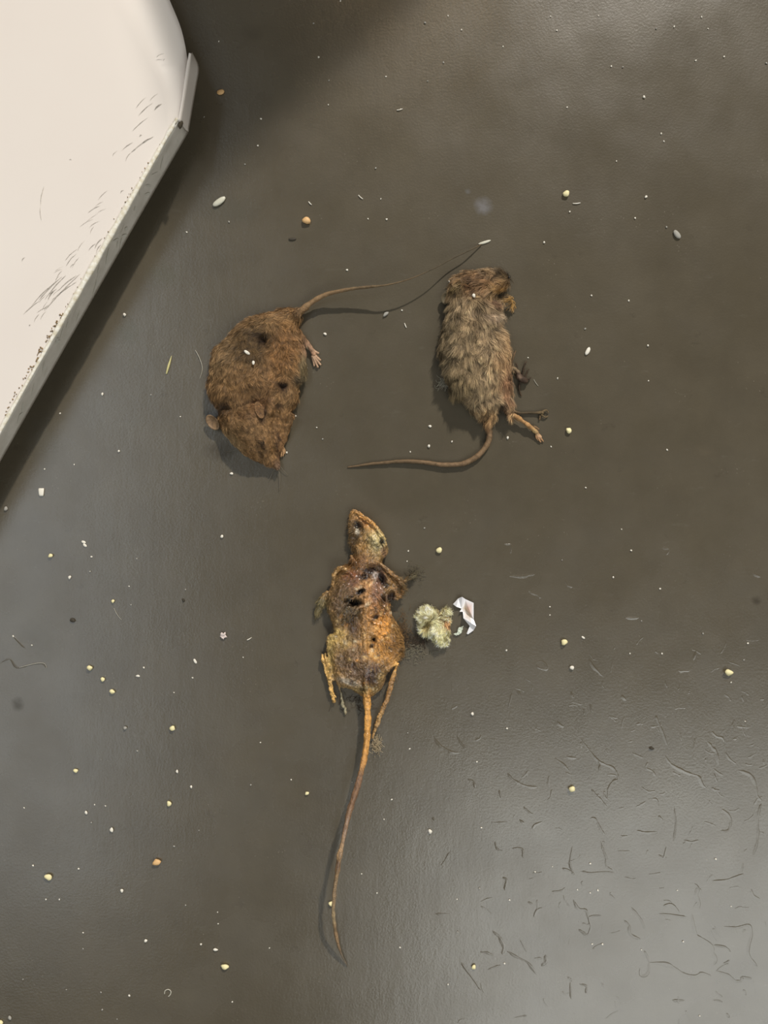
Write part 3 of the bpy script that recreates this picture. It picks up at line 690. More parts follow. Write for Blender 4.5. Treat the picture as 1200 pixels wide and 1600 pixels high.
# ---- mouse 2 : grey brown, shaggy
r2 = mouse('dead_mouse', (745, 560), 'shaggy grey-brown dead mouse lying stretched out with its tail curling towards the other furry one')
out2 = [(706,440),(712,431),(728,425),(745,423),(766,421),(784,424),(794,430),(797,437),(795,447),(787,454),(779,458),(777,466),(781,474),(780,484),(785,494),(781,507),(789,522),(794,540),(797,560),(797,585),(795,604),(797,622),(799,634),(790,642),(783,634),(776,646),(767,655),(757,657),(746,652),(736,640),(727,627),(716,622),(706,616),(701,602),(695,585),(689,562),(687,545),(691,525),(696,508),(700,490),(703,470),(702,455)]
h2 = [(745,445,26,22),(785,438,16,14),(740,480,36,30),(740,520,42,38),(745,560,46,42),(780,560,38,28),(705,560,34,28),(745,600,42,38),(755,635,26,22),(785,620,28,20),(715,470,28,22),(760,650,14,10)]
b2 = [(715,438,9,8,0,5),(738,447,9,3.5,25,-7),(762,428,14,5,0,2),(745,462,24,4,5,-4),(756,478,12,10,0,4),(765,498,14,5,15,3),(735,510,9,14,0,4),(778,452,8,5,0,4),(790,432,3,3,0,3),(765,470,8,6,0,-6),(722,545,14,10,0,4),(760,545,12,20,0,3),(780,560,9,36,0,3),(745,585,9,14,20,4),(762,632,10,10,0,3)]
mb = MB(); mb.add(*trunk(out2, h2, 34, b2))
mb.add(*tube([(786,600,16,13),(792,620,14,9),(795,634,12,6),(797,645,13,3.6),(808,652,11,3.4),(820,661,9,3.2),(831,669,7,3.8),(838,676,5,3.4),(844,685,3.5,3.4)], 8))
mb.add(*tube([(776,474,12,6),(784,471,13,3.4),(791,470,14,2.8),(797,466,14,3),(800,474,11,2.6),(802,480,8,2.4)], 8))
mb.add(*tube([(788,590,10,6),(800,576,6,3.4),(808,580,5,3.2),(812,590,6,4.2),(818,594,6,4.5),(823,596,5,4)], 8))
mb.add(*tube([(768,645,12,7),(765,655,11,6),(763,662,9,5)], 8))
me = fuse(mb, 0.00036, 3)
base2 = (148, 128, 99)
sp2 = [(745,440,44,16,0,(120,92,64),1),(790,430,9,7,0,(74,60,40),.9),(795,433,3,3,0,(20,14,10),1),(786,449,10,6,-10,(160,122,70),1),(738,447,8,3,30,(60,38,22),1),(716,445,9,7,0,(112,94,62),.9),(750,460,30,3,5,(150,124,86),.7),(768,470,10,7,0,(96,70,50),.9),
       (765,490,16,5,15,(158,136,116),.8),(783,497,6,12,0,(172,160,140),.9),(745,500,5,40,5,(92,76,54),.6),(698,550,16,70,5,(104,92,70),.85),(785,545,12,55,3,(166,136,100),1),(790,600,8,30,0,(146,110,82),.9),(740,560,26,40,0,(144,124,94),.5),
       (715,600,20,24,0,(112,98,70),.7),(765,530,12,18,0,(140,120,92),.7),(762,645,12,12,0,(142,112,74),.8),(790,640,6,10,0,(112,86,62),.8),(785,632,4,8,0,(50,38,26),1),(820,662,24,12,35,(172,132,88),1),(843,684,5,5,0,(196,158,124),1),(834,674,5,4,0,(178,150,104),1),
       (814,592,16,12,20,(66,52,42),1),(810,590,4,3,0,(120,100,84),1),(796,472,9,9,0,(160,124,72),1),(790,478,4,3,0,(70,46,26),1),(763,660,6,8,0,(138,104,70),1)]
C = finish(me, base2, sp2, 13, 2.2, 8, 4, .4, .35)
tails = [tube([(761,652,10,5.4),(764,664,8,4.9),(765,678,6,4.6),(763,690,5.5,4.4),(757,701,5,4.2),(748,711,5,4.1),(738,718,5,4.0),(725,724,5,3.8),(710,726,5,3.6),(690,726,5,3.4),(668,723,4.5,3.2),(645,721,4.5,3.0),(622,721,4,2.6),(600,723,3.5,2.3),(578,725,3,2.0),(558,728,2,1.4),(543,730,1.2,.8)], 12, 7, bump=.1)]
for p in [[(842,682,4,2),(846,686,3,1.5),(849,690,2,1)], [(840,681,4,2.1),(843,688,3,1.5),(845,691,2,1)], [(838,678,4.5,2),(838,684,3,1.4),(841,688,2,1)], [(834,667,7,2.2),(838,668,6,1.6),(842,671,5,1.1)],
          [(797,466,14,1.6),(800,464,13,1.2),(802,467,11,.9)], [(801,478,9,1.6),(803,483,6,1.1),(802,487,4,.8)], [(800,474,11,1.4),(804,477,8,1.1),(806,482,5,.8)], [(799,470,13,1.3),(803,471,11,1),(805,475,8,.8)],
          # dark shrivelled forefoot with spread claws
          [(816,590,5,1.8),(818,578,5,1.4),(820,568,3.5,1.1),(823,565,2.5,.8)], [(820,590,5,1.7),(824,580,5,1.4),(826,577,3,1)], [(822,594,5,1.9),(827,592,5,1.3),(829,590,3,.9)], [(813,596,5,1.7),(811,606,3.5,1.4),(813,615,2.5,1.1),(815,619,1.5,.8)], [(803,578,5,2),(800,568,5,1.5),(803,556,4,1.2),(806,548,2.5,.9)], [(804,578,5,1.6),(808,573,5,1.3),(806,568,4,1)],
          # second hind foot, dark and thin
          [(797,640,8,3.4),(810,645,4,2.2),(826,645,3,1.6),(840,645,3,2.4),(848,645,3.5,3.6)], [(848,643,4,2),(854,641,3.5,1.3),(857,645,2,.9)], [(846,648,4,1.8),(852,652,3,1.3),(856,650,2,.9)], [(844,650,3,1.8),(843,656,2.5,1.2)]]:
    tails.append(tube(p, 8, 4, bump=.15))
def tailcol2(V):
    return paint(V, (124, 101, 76), [(590,724,60,10,0,(106,88,66),.9),(814,590,22,34,0,(62,50,38),1),(826,645,22,9,0,(84,72,54),1),(850,646,8,8,0,(112,96,70),1),(842,684,9,9,0,(186,146,108),1),(802,474,8,12,0,(168,132,80),1)], 15, 1, .4)
body2 = join_tail(me, tails, C, tailcol2)
o = mpart(r2, 'body', body2, M_hide)
flow2 = [(790,440,-1,.1),(740,435,-1,.25),(715,450,-.4,1),(740,490,.1,1),(770,495,1,.3),(740,520,0,1),(770,530,.5,1),(790,560,.15,1),(700,540,-.25,1),(745,570,.1,1),(705,600,0,1),(745,620,.15,1),(780,625,.2,1),(760,650,0,1)]
def dens2(p, c):
    d = np.ones(len(p)) * np.where((p[:, 0] > 801) | (p[:, 1] > 660), 0, 1)
    d *= 1 - .8 * gauss(p, (750,435,40,12,0)); d *= 1 - .6 * gauss(p, (789,560,9,45,0)); d *= 1 - .9 * gauss(p, (790,470,12,14,0)); return np.clip(d, 0, 1)
def furlen2(P): return paint(P, base2, sp2, 13, 4, .5) * 1.25
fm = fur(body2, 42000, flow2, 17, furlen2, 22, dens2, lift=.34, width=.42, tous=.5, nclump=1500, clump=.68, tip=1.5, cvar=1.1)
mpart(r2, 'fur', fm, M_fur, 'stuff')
V, F = ear(714, 442, 27, 9, 8, 0, -.1, 6, .35); mpart(r2, 'ear', tri_mesh(V, F, 'ear'), M_ear)
V, F = ear(697, 466, 8, 8, 10, 10, .1, 9, .3); mpart(r2, 'ear', tri_mesh(V, F, 'ear'), mat('dark_ear', (84, 74, 52), rough=.7))
V, F = blob(795.5, 433, 12, 2.2, 2.2, 2, 2, .1); mpart(r2, 'nose', tri_mesh(V, F, 'nose'), mat('black_nose', (22, 16, 12), rough=.3), label='small black nose tip')

# ---- mouse 3 : dried, bald, amber
r3 = mouse('dead_mouse', (568, 960), 'dried-out bald amber mouse carcass with a bare skull and a long stiff tail')
out3 = [(550,796),(557,797),(567,803),(582,814),(593,826),(602,840),(606,854),(605,867),(598,877),(604,887),(612,893),(622,902),(630,912),(631,926),(622,935),(612,938),(610,950),(614,963),(621,976),(628,992),(631,1008),(630,1022),(622,1034),(613,1045),(605,1055),(600,1070),(589,1083),(576,1090),(562,1086),(547,1077),(532,1073),(522,1060),(515,1036),(510,1010),(511,995),(521,988),(517,970),(510,953),(511,932),(519,913),(524,898),(532,887),(545,880),(552,866),(545,847),(543,825),(545,806)]
h3 = [(553,805,12,10),(565,825,24,18),(588,845,28,20),(560,850,20,16),(580,878,20,15),(560,900,26,22),(600,905,26,18),(620,920,18,13),(570,930,34,28),(530,940,26,20),(600,960,30,24),(570,980,34,30),(530,1000,26,20),(615,1000,22,18),(570,1030,34,28),(540,1050,26,20),(600,1050,24,18),(575,1080,16,12)]
b3 = [(558,822,6,7,0,-9),(588,838,14,14,30,4),(597,847,3,3,0,-5),(585,826,14,4,35,3),(552,845,5,12,10,-4),(583,888,10,5,10,-14),(572,898,5,6,0,-12),(595,905,5,9,-25,-14),(600,895,12,2.5,60,5),(552,941,10,5,10,-16),(564,924,5,3,-20,-9),(599,937,3,6,0,-10),(612,930,4,6,0,-10),(571,930,5,60,2,5),
      (584,1000,4,5,0,-10),(587,965,4,6,20,-8),(581,1010,3,4,0,-7),(540,975,16,20,0,-5),(600,985,10,26,15,4),(533,1000,14,12,0,4),(535,1030,8,20,0,-4),(560,1035,22,18,0,4),(585,1052,16,15,0,5),(533,930,12,20,10,5),(556,955,20,4,70,-4),(595,960,4,22,10,-5)]
mb = MB(); mb.add(*trunk(out3, h3, 24, b3, step=1.1))
T3 = [[(572,888,19,3.5),(574,920,29,3.8),(572,960,31,4.4),(570,1000,31,4.4),(572,1045,30,4),(573,1088,21,4)],
      [(556,905,24,4),(545,893,26,3.2),(533,887,24,3.4),(525,893,20,3),(521,905,16,2.6),(519,922,13,2.6)],
      [(512,925,11,3),(506,932,9,5),(501,944,8,6),(496,956,6,4.4),(492,964,4,1.8)],
      [(592,880,20,3),(603,888,24,3),(614,898,24,3.2),(624,907,22,3.4),(630,918,18,3.6),(625,931,14,3.6),(614,936,12,3)],
      [(628,912,14,3),(636,905,10,3.4),(644,900,7,3),(648,896,5,2)],
      [(548,1012,24,5),(530,998,24,4),(516,995,20,4.2),(513,1006,16,3.4),(515,1025,13,3.2),(517,1045,11,3.6),(523,1062,9,4)],
      [(503,1022,10,1.8),(506,1036,10,2.4),(511,1054,9,2.7),(516,1072,8,2.8),(519,1086,6,3),(522,1097,4,2.2)],
      [(508,1021,13,1.4),(511,1040,12,2),(516,1060,10,2.2),(519,1080,8,2.2),(525,1090,6,1.8)],
      [(528,1068,8,2),(532,1082,6,2),(535,1098,5,2.2),(539,1108,4,2),(540,1116,2.5,1.2)],
      [(604,1045,18,5),(613,1040,20,3),(620,1037,18,2.4),(617,1050,16,2.8),(611,1072,14,3.6),(604,1094,12,4),(596,1113,11,3.8),(590,1128,10,3.4),(585,1142,9,2.6),(582,1153,8,1.6)],
      [(622,1036,19,1.4),(612,1058,17,1.4),(606,1078,15,1.2)],
      [(573,1080,20,8),(573,1092,18,6),(574,1105,17,5.4)],
      # ribs
      [(572,925,33,1.8),(555,932,34,1.6),(540,946,30,1.5),(530,958,24,1.3)],[(572,945,35,1.8),(556,952,35,1.6),(542,966,30,1.5),(532,975,23,1.3)],[(574,925,33,1.8),(590,930,33,1.6),(602,944,29,1.4),(606,956,24,1.3)],[(574,945,35,1.8),(592,952,33,1.6),(604,966,28,1.4)],
      [(574,965,35,1.6),(590,972,33,1.5),(604,986,28,1.4)],
      [(554,800,12,2.2),(570,808,22,2.2),(584,820,27,2.2),(596,836,29,2.2),(602,852,26,2)],
      [(556,812,20,1.6),(565,816,24,1.8),(570,824,26,1.8),(566,833,25,1.6),(557,835,22,1.6)],
      [(548,868,20,2.4),(556,880,22,2.6),(566,886,20,2.2),(575,884,18,2)]]
for p in T3: mb.add(*tube(p, 8, 5, bump=.12))
me = fuse(mb, 0.00034, 2)
base3 = (160, 124, 74)
AM = (196, 142, 70); YL = (186, 158, 96); PU = (74, 56, 50); DK = (24, 14, 9); TN = (160, 118, 78)
sp3 = [(557,806,12,9,40,(190,144,84),1),(582,822,26,8,40,(202,146,76),1),(590,846,14,18,0,(182,160,108),1),(553,835,9,26,0,(92,66,38),.9),(559,823,6,6,0,(46,32,22),1),(558,831,2.6,4,0,(206,196,176),1),(568,818,6,5,0,(128,86,44),.8),
       (597,846,4,3.4,0,(24,26,20),1),(588,850,12,5,20,(116,108,82),.7),(600,862,5,8,0,(112,80,58),.8),(566,855,8,10,0,(150,112,60),.8),(560,876,16,10,0,(110,74,36),.9),(582,888,18,8,5,(50,20,12),1),(568,899,12,7,10,(40,18,10),1),(596,903,8,10,-25,(36,18,12),1),(586,899,4,6,0,(170,156,148),1),(591,888,4,2,40,(190,170,150),.9),
       (548,905,16,16,0,(110,58,34),.9),(535,890,9,5,-30,(198,156,96),1),(523,902,4,14,10,(190,148,88),1),(614,902,8,14,-40,(130,94,50),.9),(625,920,9,14,0,(142,102,58),.9),(612,932,6,8,0,(52,32,22),1),(643,899,9,8,0,(84,72,52),1),
       (535,935,20,28,10,(104,80,58),.9),(574,930,11,44,2,(196,146,96),.95),(590,930,10,30,5,(132,94,76),.9),(600,955,14,20,5,(126,92,66),.9),(552,941,11,5,10,DK,1),(564,925,6,4,-20,DK,1),(599,937,3.5,7,0,DK,1),(604,915,4,5,0,DK,.9),
       (546,962,16,14,0,(88,76,54),.9),(553,985,10,26,5,PU,.95),(572,975,8,30,2,(168,124,74),.9),(575,1010,18,20,0,(172,132,80),.8),(602,990,14,36,-15,(214,148,68),1),(595,1020,20,12,0,AM,.9),(618,1005,9,24,-10,(104,78,46),.8),
       (584,1000,4,5,0,DK,1),(587,965,4,5,20,(50,30,20),1),(581,1010,3,4,0,DK,.9),(608,1012,7,5,30,(50,34,20),.9),(526,995,12,12,0,YL,1),(540,1005,12,12,0,(160,128,68),.9),(515,1025,6,30,0,YL,1),(537,1033,14,14,0,(98,76,52),.9),(556,1022,16,12,0,(128,100,72),.8),
       (583,1054,17,17,0,(70,52,50),1),(556,1050,16,14,0,(110,86,66),.9),(545,1066,16,4,20,(182,172,156),.8),(570,1078,30,6,0,(150,128,82),.8),(600,1060,10,10,30,(160,134,84),.8),(577,1087,4,3,0,DK,1),(574,1096,8,10,0,(222,160,80),1),
       (507,1045,9,34,-14,(206,164,94),1),(519,1088,6,14,-10,(214,170,96),1),(536,1098,6,22,-10,(142,134,108),1),(497,948,12,16,25,(122,108,74),1),(500,940,5,5,0,(84,76,50),.8),(608,1080,12,40,18,(158,118,70),1),(618,1042,5,12,18,(214,164,92),1),(590,1130,9,20,20,(170,134,84),1)]
for k_ in range(90):   # scabs of dark and pale dried tissue
    a_ = random.random() * 6.28; x_ = 570 + 46 * math.cos(a_) * random.random() ** .5; y_ = 975 + 110 * math.sin(a_) * random.random() ** .5
    sp3.append((x_, y_, random.uniform(1.2, 3.5), random.uniform(1.2, 4), random.uniform(0, 180), random.choice([DK, (60, 36, 20), (226, 190, 128), (214, 196, 160), (196, 132, 60)]), random.uniform(.35, .8)))
sp3 += [(579,893,12,6,5,(30,12,7),1),(570,902,9,5,0,(34,14,8),1),(597,905,5,10,-25,(30,14,9),1),(586,899,3,6,0,(186,172,164),1),(552,941,12,5,10,(14,8,6),1),(564,925,7,4,-20,(18,10,7),1),(610,934,5,8,0,(34,18,12),1),(590,842,10,12,0,(196,178,126),.8),(558,820,6,5,0,(34,22,15),1),(558,831,2.6,4,0,(216,206,186),1),(597,846,4,3.4,0,(20,22,18),1)]
C = finish(me, base3, sp3, 23, 2.3, 6, 2.6, .6, .8) * 1.12
ztail = [(573,1086,18,6.0),(573,1092,18,5.6),(574,1106,19,5.4),(575,1122,22,5.2),(574,1140,26,4.8),(573,1158,31,4.6),(570,1180,38,4.7),(565,1203,44,4.4),(560,1224,50,4.5),(553,1246,56,4.1),(546,1268,61,4.0),(540,1292,64,3.7),(535,1318,65,3.5),(530,1340,64,4.0),(527,1362,61,3.3),(524,1380,57,3.1),(522,1400,51,3.2),(521,1425,42,2.7),(523,1448,31,2.5),(527,1470,20,2.2),(533,1490,10,1.6),(543,1510,2,.8)]
tails = [tube(ztail, 14, 9, ridges=4, bump=.16, seed=8)]
def tailcol3(V):
    return paint(V, (158, 128, 94), [(574,1110,20,60,0,(226,166,86),1),(568,1185,18,26,0,(206,150,78),1),(555,1240,20,40,10,(130,98,72),1),(541,1290,14,40,0,(140,110,84),.9),(530,1340,14,26,0,(176,142,102),.8),(528,1352,4,8,0,(98,74,56),.9),(522,1400,14,30,0,(150,126,96),.8),(521,1432,6,12,0,(190,166,126),.8),(540,1500,12,18,0,(112,100,84),1)], 27, 1, .5)
body3 = join_tail(me, tails, C, tailcol3)
o = mpart(r3, 'body', body3, M_mummy)
flow3 = [(550,870,-.6,1),(545,900,-.8,.6),(530,920,-.5,1),(500,950,-.4,1),(625,915,1,.2),(640,900,1,-.5),(625,980,.6,1),(628,1020,.8,.7),(600,1010,.6,.8),(620,1000,.7,.6),(555,830,-.8,.6),(540,1090,.2,1),(560,960,.3,.7)]
def dens3(p, c):
    d = .05 + .6 * gauss(p, (550,878,14,14,0)) + .55 * gauss(p, (625,1000,9,34,-12)) + .6 * gauss(p, (628,915,10,18,0)) + .9 * gauss(p, (643,900,10,8,0)) + .8 * gauss(p, (498,948,10,16,20)) + .5 * gauss(p, (606,1010,14,12,0)) + .35 * gauss(p, (552,835,7,20,0)) + .3 * gauss(p, (535,915,14,20,0)) + .4*gauss(p,(548,965,16,12,0))
    d *= np.where(p[:, 1] > 1095, .03, 1); return d
fm = fur(body3, 5200, flow3, 8, lambda P: paint(P, (112, 90, 58), [(600,1010,26,30,0,(176,128,66),.8),(552,885,20,20,0,(128,88,44),.8),(498,948,14,18,0,(128,116,82),1),(643,900,10,10,0,(92,84,62),1)], 29, 3, .5), 23, dens3, lift=.45, width=.5, tous=.5, nclump=900, clump=.5, tip=1.5)
mpart(r3, 'fur_tuft', fm, M_fur, 'stuff')

# ------------------------------------------------------------------ small litter on the floor
M_cr = {'yellow': mat('yellow_crumb', (240, 228, 170), rough=.6, vary=(900, (234, 218, 150), (250, 244, 206))),
        'white': mat('white_crumb', (238, 234, 220), rough=.5, vary=(900, (216, 208, 188), (250, 248, 240))),
        'orange': mat('tan_crumb', (230, 186, 124), rough=.55, vary=(700, (206, 150, 86), (240, 208, 156))),
        'grain': mat('pale_grain', (206, 204, 184), rough=.45, vary=(400, (190, 188, 168), (222, 220, 204))),
        'dark': mat('dark_crumb', (48, 42, 34), rough=.7, vary=(700, (34, 30, 24), (74, 66, 52))),
        'grey': mat('grey_lint', (160, 156, 148), rough=.9, vary=(900, (130, 126, 118), (190, 188, 180)))}
protos = {}
def chunk(colour, variant, form='crumb'):
    key = (colour, variant, form)
    if key in protos: return protos[key]
    import bmesh
    bm = bmesh.new(); bmesh.ops.create_icosphere(bm, subdivisions=2, radius=0.5)
    V = np.array([v.co[:] for v in bm.verts]); sd = variant * 13.7
    if form == 'crumb':
        k = 1 + .75 * (fbm(V * 2.2 + sd, variant, 2) - .5); V = V * k[:, None]
        for j in range(5):          # broken facets
            d = np.array([math.cos(j * 1.9 + sd), math.sin(j * 2.3 + sd), math.cos(j * 3.1 + sd) * .6]); d /= np.linalg.norm(d)
            over = np.maximum(V @ d - .36, 0); V = V - over[:, None] * d
        V[:, 2] *= .75
    elif form == 'grain':           # long kernel pointed at both ends
        t = V[:, 0] * 2; r_ = np.sqrt(np.clip(1 - np.abs(t) ** 2.4, 0.02, 1)); m_ = np.sqrt(np.clip(1 - t * t, .02, 1))
        V[:, 1] *= r_ / m_; V[:, 2] *= .55 * r_ / m_; V[:, 1] += .06 * t * t; V[:, 2] -= .05 * (np.abs(V[:, 1]) < .08) * (V[:, 2] > 0)
    elif form == 'chip':            # flat chip narrower at one end
        V[:, 2] *= .3; V[:, 0] = np.sign(V[:, 0]) * np.minimum(np.abs(V[:, 0]) * 1.35, .42); V[:, 1] = np.clip(V[:, 1] * 1.3, -.48, .48); V[:, 0] *= (1 + .3 * V[:, 1])
    V[:, 2] -= V[:, 2].min()
    for v, c in zip(bm.verts, V): v.co = c
    me = bpy.data.meshes.new(form); bm.to_mesh(me); bm.free(); me.materials.append(M_cr[colour])
    me.polygons.foreach_set('use_smooth', np.ones(len(me.polygons), bool))
    protos[key] = me; return me
def drop(name, px, py, w, h, colour, label, cat, ang=0, form='crumb', group=None, z=0, zr=None):
    k = chunk(colour, random.randrange(5), form)
    o = bpy.data.objects.new(name, k); COL.objects.link(o)
    o.location = Vector(W(px, py, z)); o.rotation_euler = (0, 0, math.radians(ang) if form != 'crumb' else random.uniform(0, 6.28) if abs(w - h) < 2 else math.radians(ang))
    o.scale = (w * S * 1.06, h * S * 1.06, (zr if zr else min(w, h) * (.9 if form == 'crumb' else 1)) * S)
    return tag(o, label, cat, group)
LIT = [
 ('rice_grain',343,316,23,9,'grain','long pale rice grain lying between the white panel and the tan chip','grain',35,'grain'),
 ('crumb',479,345,13,12,'orange','orange tan broken seed chip above the reddish brown mouse','crumb',-40,'crumb'),
 ('seed',345,145,12,8,'orange','beige seed in the dark shade beside the panel corner','seed',15,'grain'),
 ('husk',457,374,12,4,'dark','thin dark husk just below the orange tan chip','husk',5,'grain'),
 ('crumb',884,304,10,10,'yellow','pale yellow crumb on bare floor above and beyond the shaggy mouse head','crumb',0,'crumb'),
 ('seed',1057,367,15,8,'grey','translucent grey oval seed husk near the upper right of the floor','seed',-52,'grain'),
 ('seed',918,549,13,6,'white','slim cream seed standing off from the shaggy mouse flank','seed',62,'grain'),
 ('crumb',888,673,10,9,'yellow','angular yellow crumb beside the hind feet of the shaggy mouse','crumb',0,'crumb'),
 ('splinter',757,379,20,4,'grain','short cream straw splinter just above the shaggy mouse head','splinter',17,'grain'),
 ('lint',603,491,11,6,'grey','small grey lint scrap between the two furry mice','lint',45,'crumb'),
 ('crumb',686,860,9,9,'yellow','round yellow crumb level with the bare skull of the dried mouse','crumb',0,'crumb'),
 ('crumb',881,1003,11,10,'yellow','yellow crumb with a flat side, further out than the torn foil','crumb',0,'crumb'),
 ('crumb',893,1043,7,8,'white','whitish crumb just below a larger yellow one, beyond the torn foil','crumb',0,'crumb'),
 ('seed',911,996,6,3,'white','tiny white sliver close to the upper side of a yellow crumb','seed',-35,'grain'),
 ('crumb',1137,1050,14,11,'yellow','largest yellow crumb at the right side of the floor','crumb',0,'crumb'),
 ('crumb',893,1232,10,11,'yellow','yellow crumb among the wrinkles of the floor paint','crumb',0,'crumb'),
 ('crumb',672,1299,6,8,'white','oval cream crumb on smooth floor right of the long stiff tail','crumb',0,'crumb'),
 ('crumb',740,1510,7,8,'yellow','cream crumb low on the floor among faint brush marks','crumb',0,'crumb'),
 ('crumb',738,1115,5,6,'white','small white grain below the yellow fluff ball','crumb',0,'crumb'),
 ('crumb',480,1239,7,6,'yellow','pale crumb to the left of the shadow of the long stiff tail','crumb',0,'crumb'),
 ('crumb',517,1411,8,8,'yellow','cream crumb touching the lower part of the long stiff tail','crumb',0,'crumb'),
 ('chip',65,769,9,12,'white','bright white wedge chip at the shadow line of the panel','chip',0,'chip'),
 ('lint',10,795,7,6,'grey','faint lint fleck at the left border beside the shadow line','lint',0,'crumb'),
 ('crumb',80,868,8,7,'yellow','yellow crumb on the bluish floor below the white wedge chip','crumb',0,'crumb'),
 ('crumb',131,847,7,4,'white','upper one of two touching white slivers','crumb',-20,'grain'),
 ('crumb',133,852,7,4,'white','lower one of two touching white slivers','crumb',-40,'grain'),
 ('crumb',109,902,6,5,'white','white crumb alone on the bluish floor','crumb',0,'crumb'),
 ('crumb',177,939,6,6,'yellow','cream crumb with a short hair lying just below it','crumb',0,'crumb'),
 ('pellet',114,969,6,8,'dark','dark pellet on the left part of the floor','pellet',70,'grain'),
 ('pellet',287,938,5,4,'dark','tiny dark speck above the star shaped lint','pellet',0,'crumb'),
 ('crumb',347,838,5,6,'white','white crumb below the head of the curled mouse','crumb',0,'crumb'),
 ('crumb',141,1043,9,9,'yellow','first of three yellow crumbs in a slanting row, the highest','crumb',0,'crumb'),
 ('crumb',161,1061,7,8,'yellow','middle crumb of three yellow ones in a slanting row','crumb',0,'crumb'),
 ('crumb',176,1080,9,8,'yellow','lowest crumb of three yellow ones in a slanting row','crumb',0,'crumb'),
 ('crumb',216,1056,7,4,'white','flat white crumb beside the slanting row of three','crumb',0,'crumb'),
 ('seed',305,1033,8,4,'white','white pointed sliver below the star shaped lint','seed',-60,'grain'),
 ('crumb',196,1137,6,6,'grey','greyish white crumb level with a yellow one to its right','crumb',0,'crumb'),
 ('crumb',270,1137,9,9,'yellow','yellow crumb left of the feet of the dried mouse','crumb',0,'crumb'),
 ('crumb',119,1204,7,7,'yellow','cream yellow crumb upper left in the lower left quarter','crumb',0,'crumb'),
 ('crumb',265,1255,8,8,'yellow','round yellow crumb above the big tan one','crumb',0,'crumb'),
 ('crumb',135,1269,6,5,'white','white crumb with a dark smudge at its side','crumb',0,'crumb'),
 ('crumb',175,1296,6,8,'white','cream oval crumb to the left of and above the big tan crumb','crumb',0,'crumb'),
 ('crumb',246,1346,14,11,'orange','big tan two-lobed crumb in the lower left of the floor','crumb',25,'crumb'),
 ('crumb',77,1369,12,10,'yellow','big greenish yellow crumb near the lower left border','crumb',0,'crumb'),
 ('crumb',191,1391,5,6,'white','white crumb below and left of the big tan crumb','crumb',0,'crumb'),
 ('crumb',352,1509,9,13,'yellow','tall yellow crumb left of the tip of the long stiff tail','crumb',75,'crumb'),
 ('crumb',337,1483,8,5,'white','small white crumb just above the tall yellow crumb','crumb',0,'crumb'),
 ('crumb',228,1469,5,6,'white','white crumb alone between the big tan crumb and the bottom','crumb',0,'crumb'),
 ('crumb',277,1205,4,6,'white','small pale crumb above the round yellow crumb','crumb',0,'crumb'),
 ('crumb',299,1229,5,4,'white','small white crumb up and right of the round yellow crumb','crumb',0,'crumb'),
 ('crumb',16,1589,7,6,'grey','greyish crumb in the bottom left corner','crumb',0,'crumb'),
 ('crumb',2,1597,8,8,'yellow','yellow crumb cut by the bottom left corner','crumb',0,'crumb'),
 ('crumb',195,492,5,6,'white','white crumb on the bluish floor beside the panel shadow','crumb',0,'crumb'),
 ('crumb',160,616,5,4,'white','white crumb on the bluish floor level with the middle of the curled mouse','crumb',0,'crumb'),
 ('crumb',186,705,4,4,'white','white crumb on the floor level with the nose of the curled mouse','crumb',0,'crumb'),
 ('crumb',670,697,5,5,'white','white crumb inside the bend of the shaggy mouse tail, nearer the tail','crumb',0,'crumb'),
 ('crumb',672,666,5,4,'white','white crumb with a dark speck, inside the bend of the tail, farther up','crumb',0,'crumb'),
 ('crumb',793,684,5,4,'white','white crumb between the tail and hind foot of the shaggy mouse','crumb',20,'crumb'),
 ('crumb',362,740,6,4,'white','flat white crumb below the jaw of the curled mouse','crumb',0,'crumb'),
 ('crumb',508,522,6,4,'white','pale crumb just beyond the hind foot of the curled mouse','crumb',-20,'crumb'),
 ('crumb',1018,1169,8,5,'dark','dark pit crumb in the wrinkled paint of the lower right','crumb',0,'crumb'),
 ('crumb',1006,152,5,4,'white','brightest white crumb in the upper right of the floor','crumb',0,'crumb'),
 ('crumb',1009,308,5,4,'white','white crumb above the grey oval husk','crumb',0,'crumb'),
]
for name, px, py, w, h, c, lab, cat, ang, form in LIT:
    drop(name, px, py, w, h, c, lab, cat, ang, form, z=0)
# crumbs lying in the fur of the curled mouse
drop('crumb', 386, 551, 10, 4.5, 'white', 'white flake lying in the matted fur of the curled mouse', 'crumb', -35, 'grain', z=38)
drop('crumb', 396, 567, 4, 6, 'white', 'small cream flake in the fur just below the larger white one', 'crumb', 0, 'grain', z=43)
drop('crumb', 740, 462, 6, 5, 'white', 'glinting white crumb stuck in the neck fur of the shaggy mouse', 'crumb', 0, 'crumb', z=36)
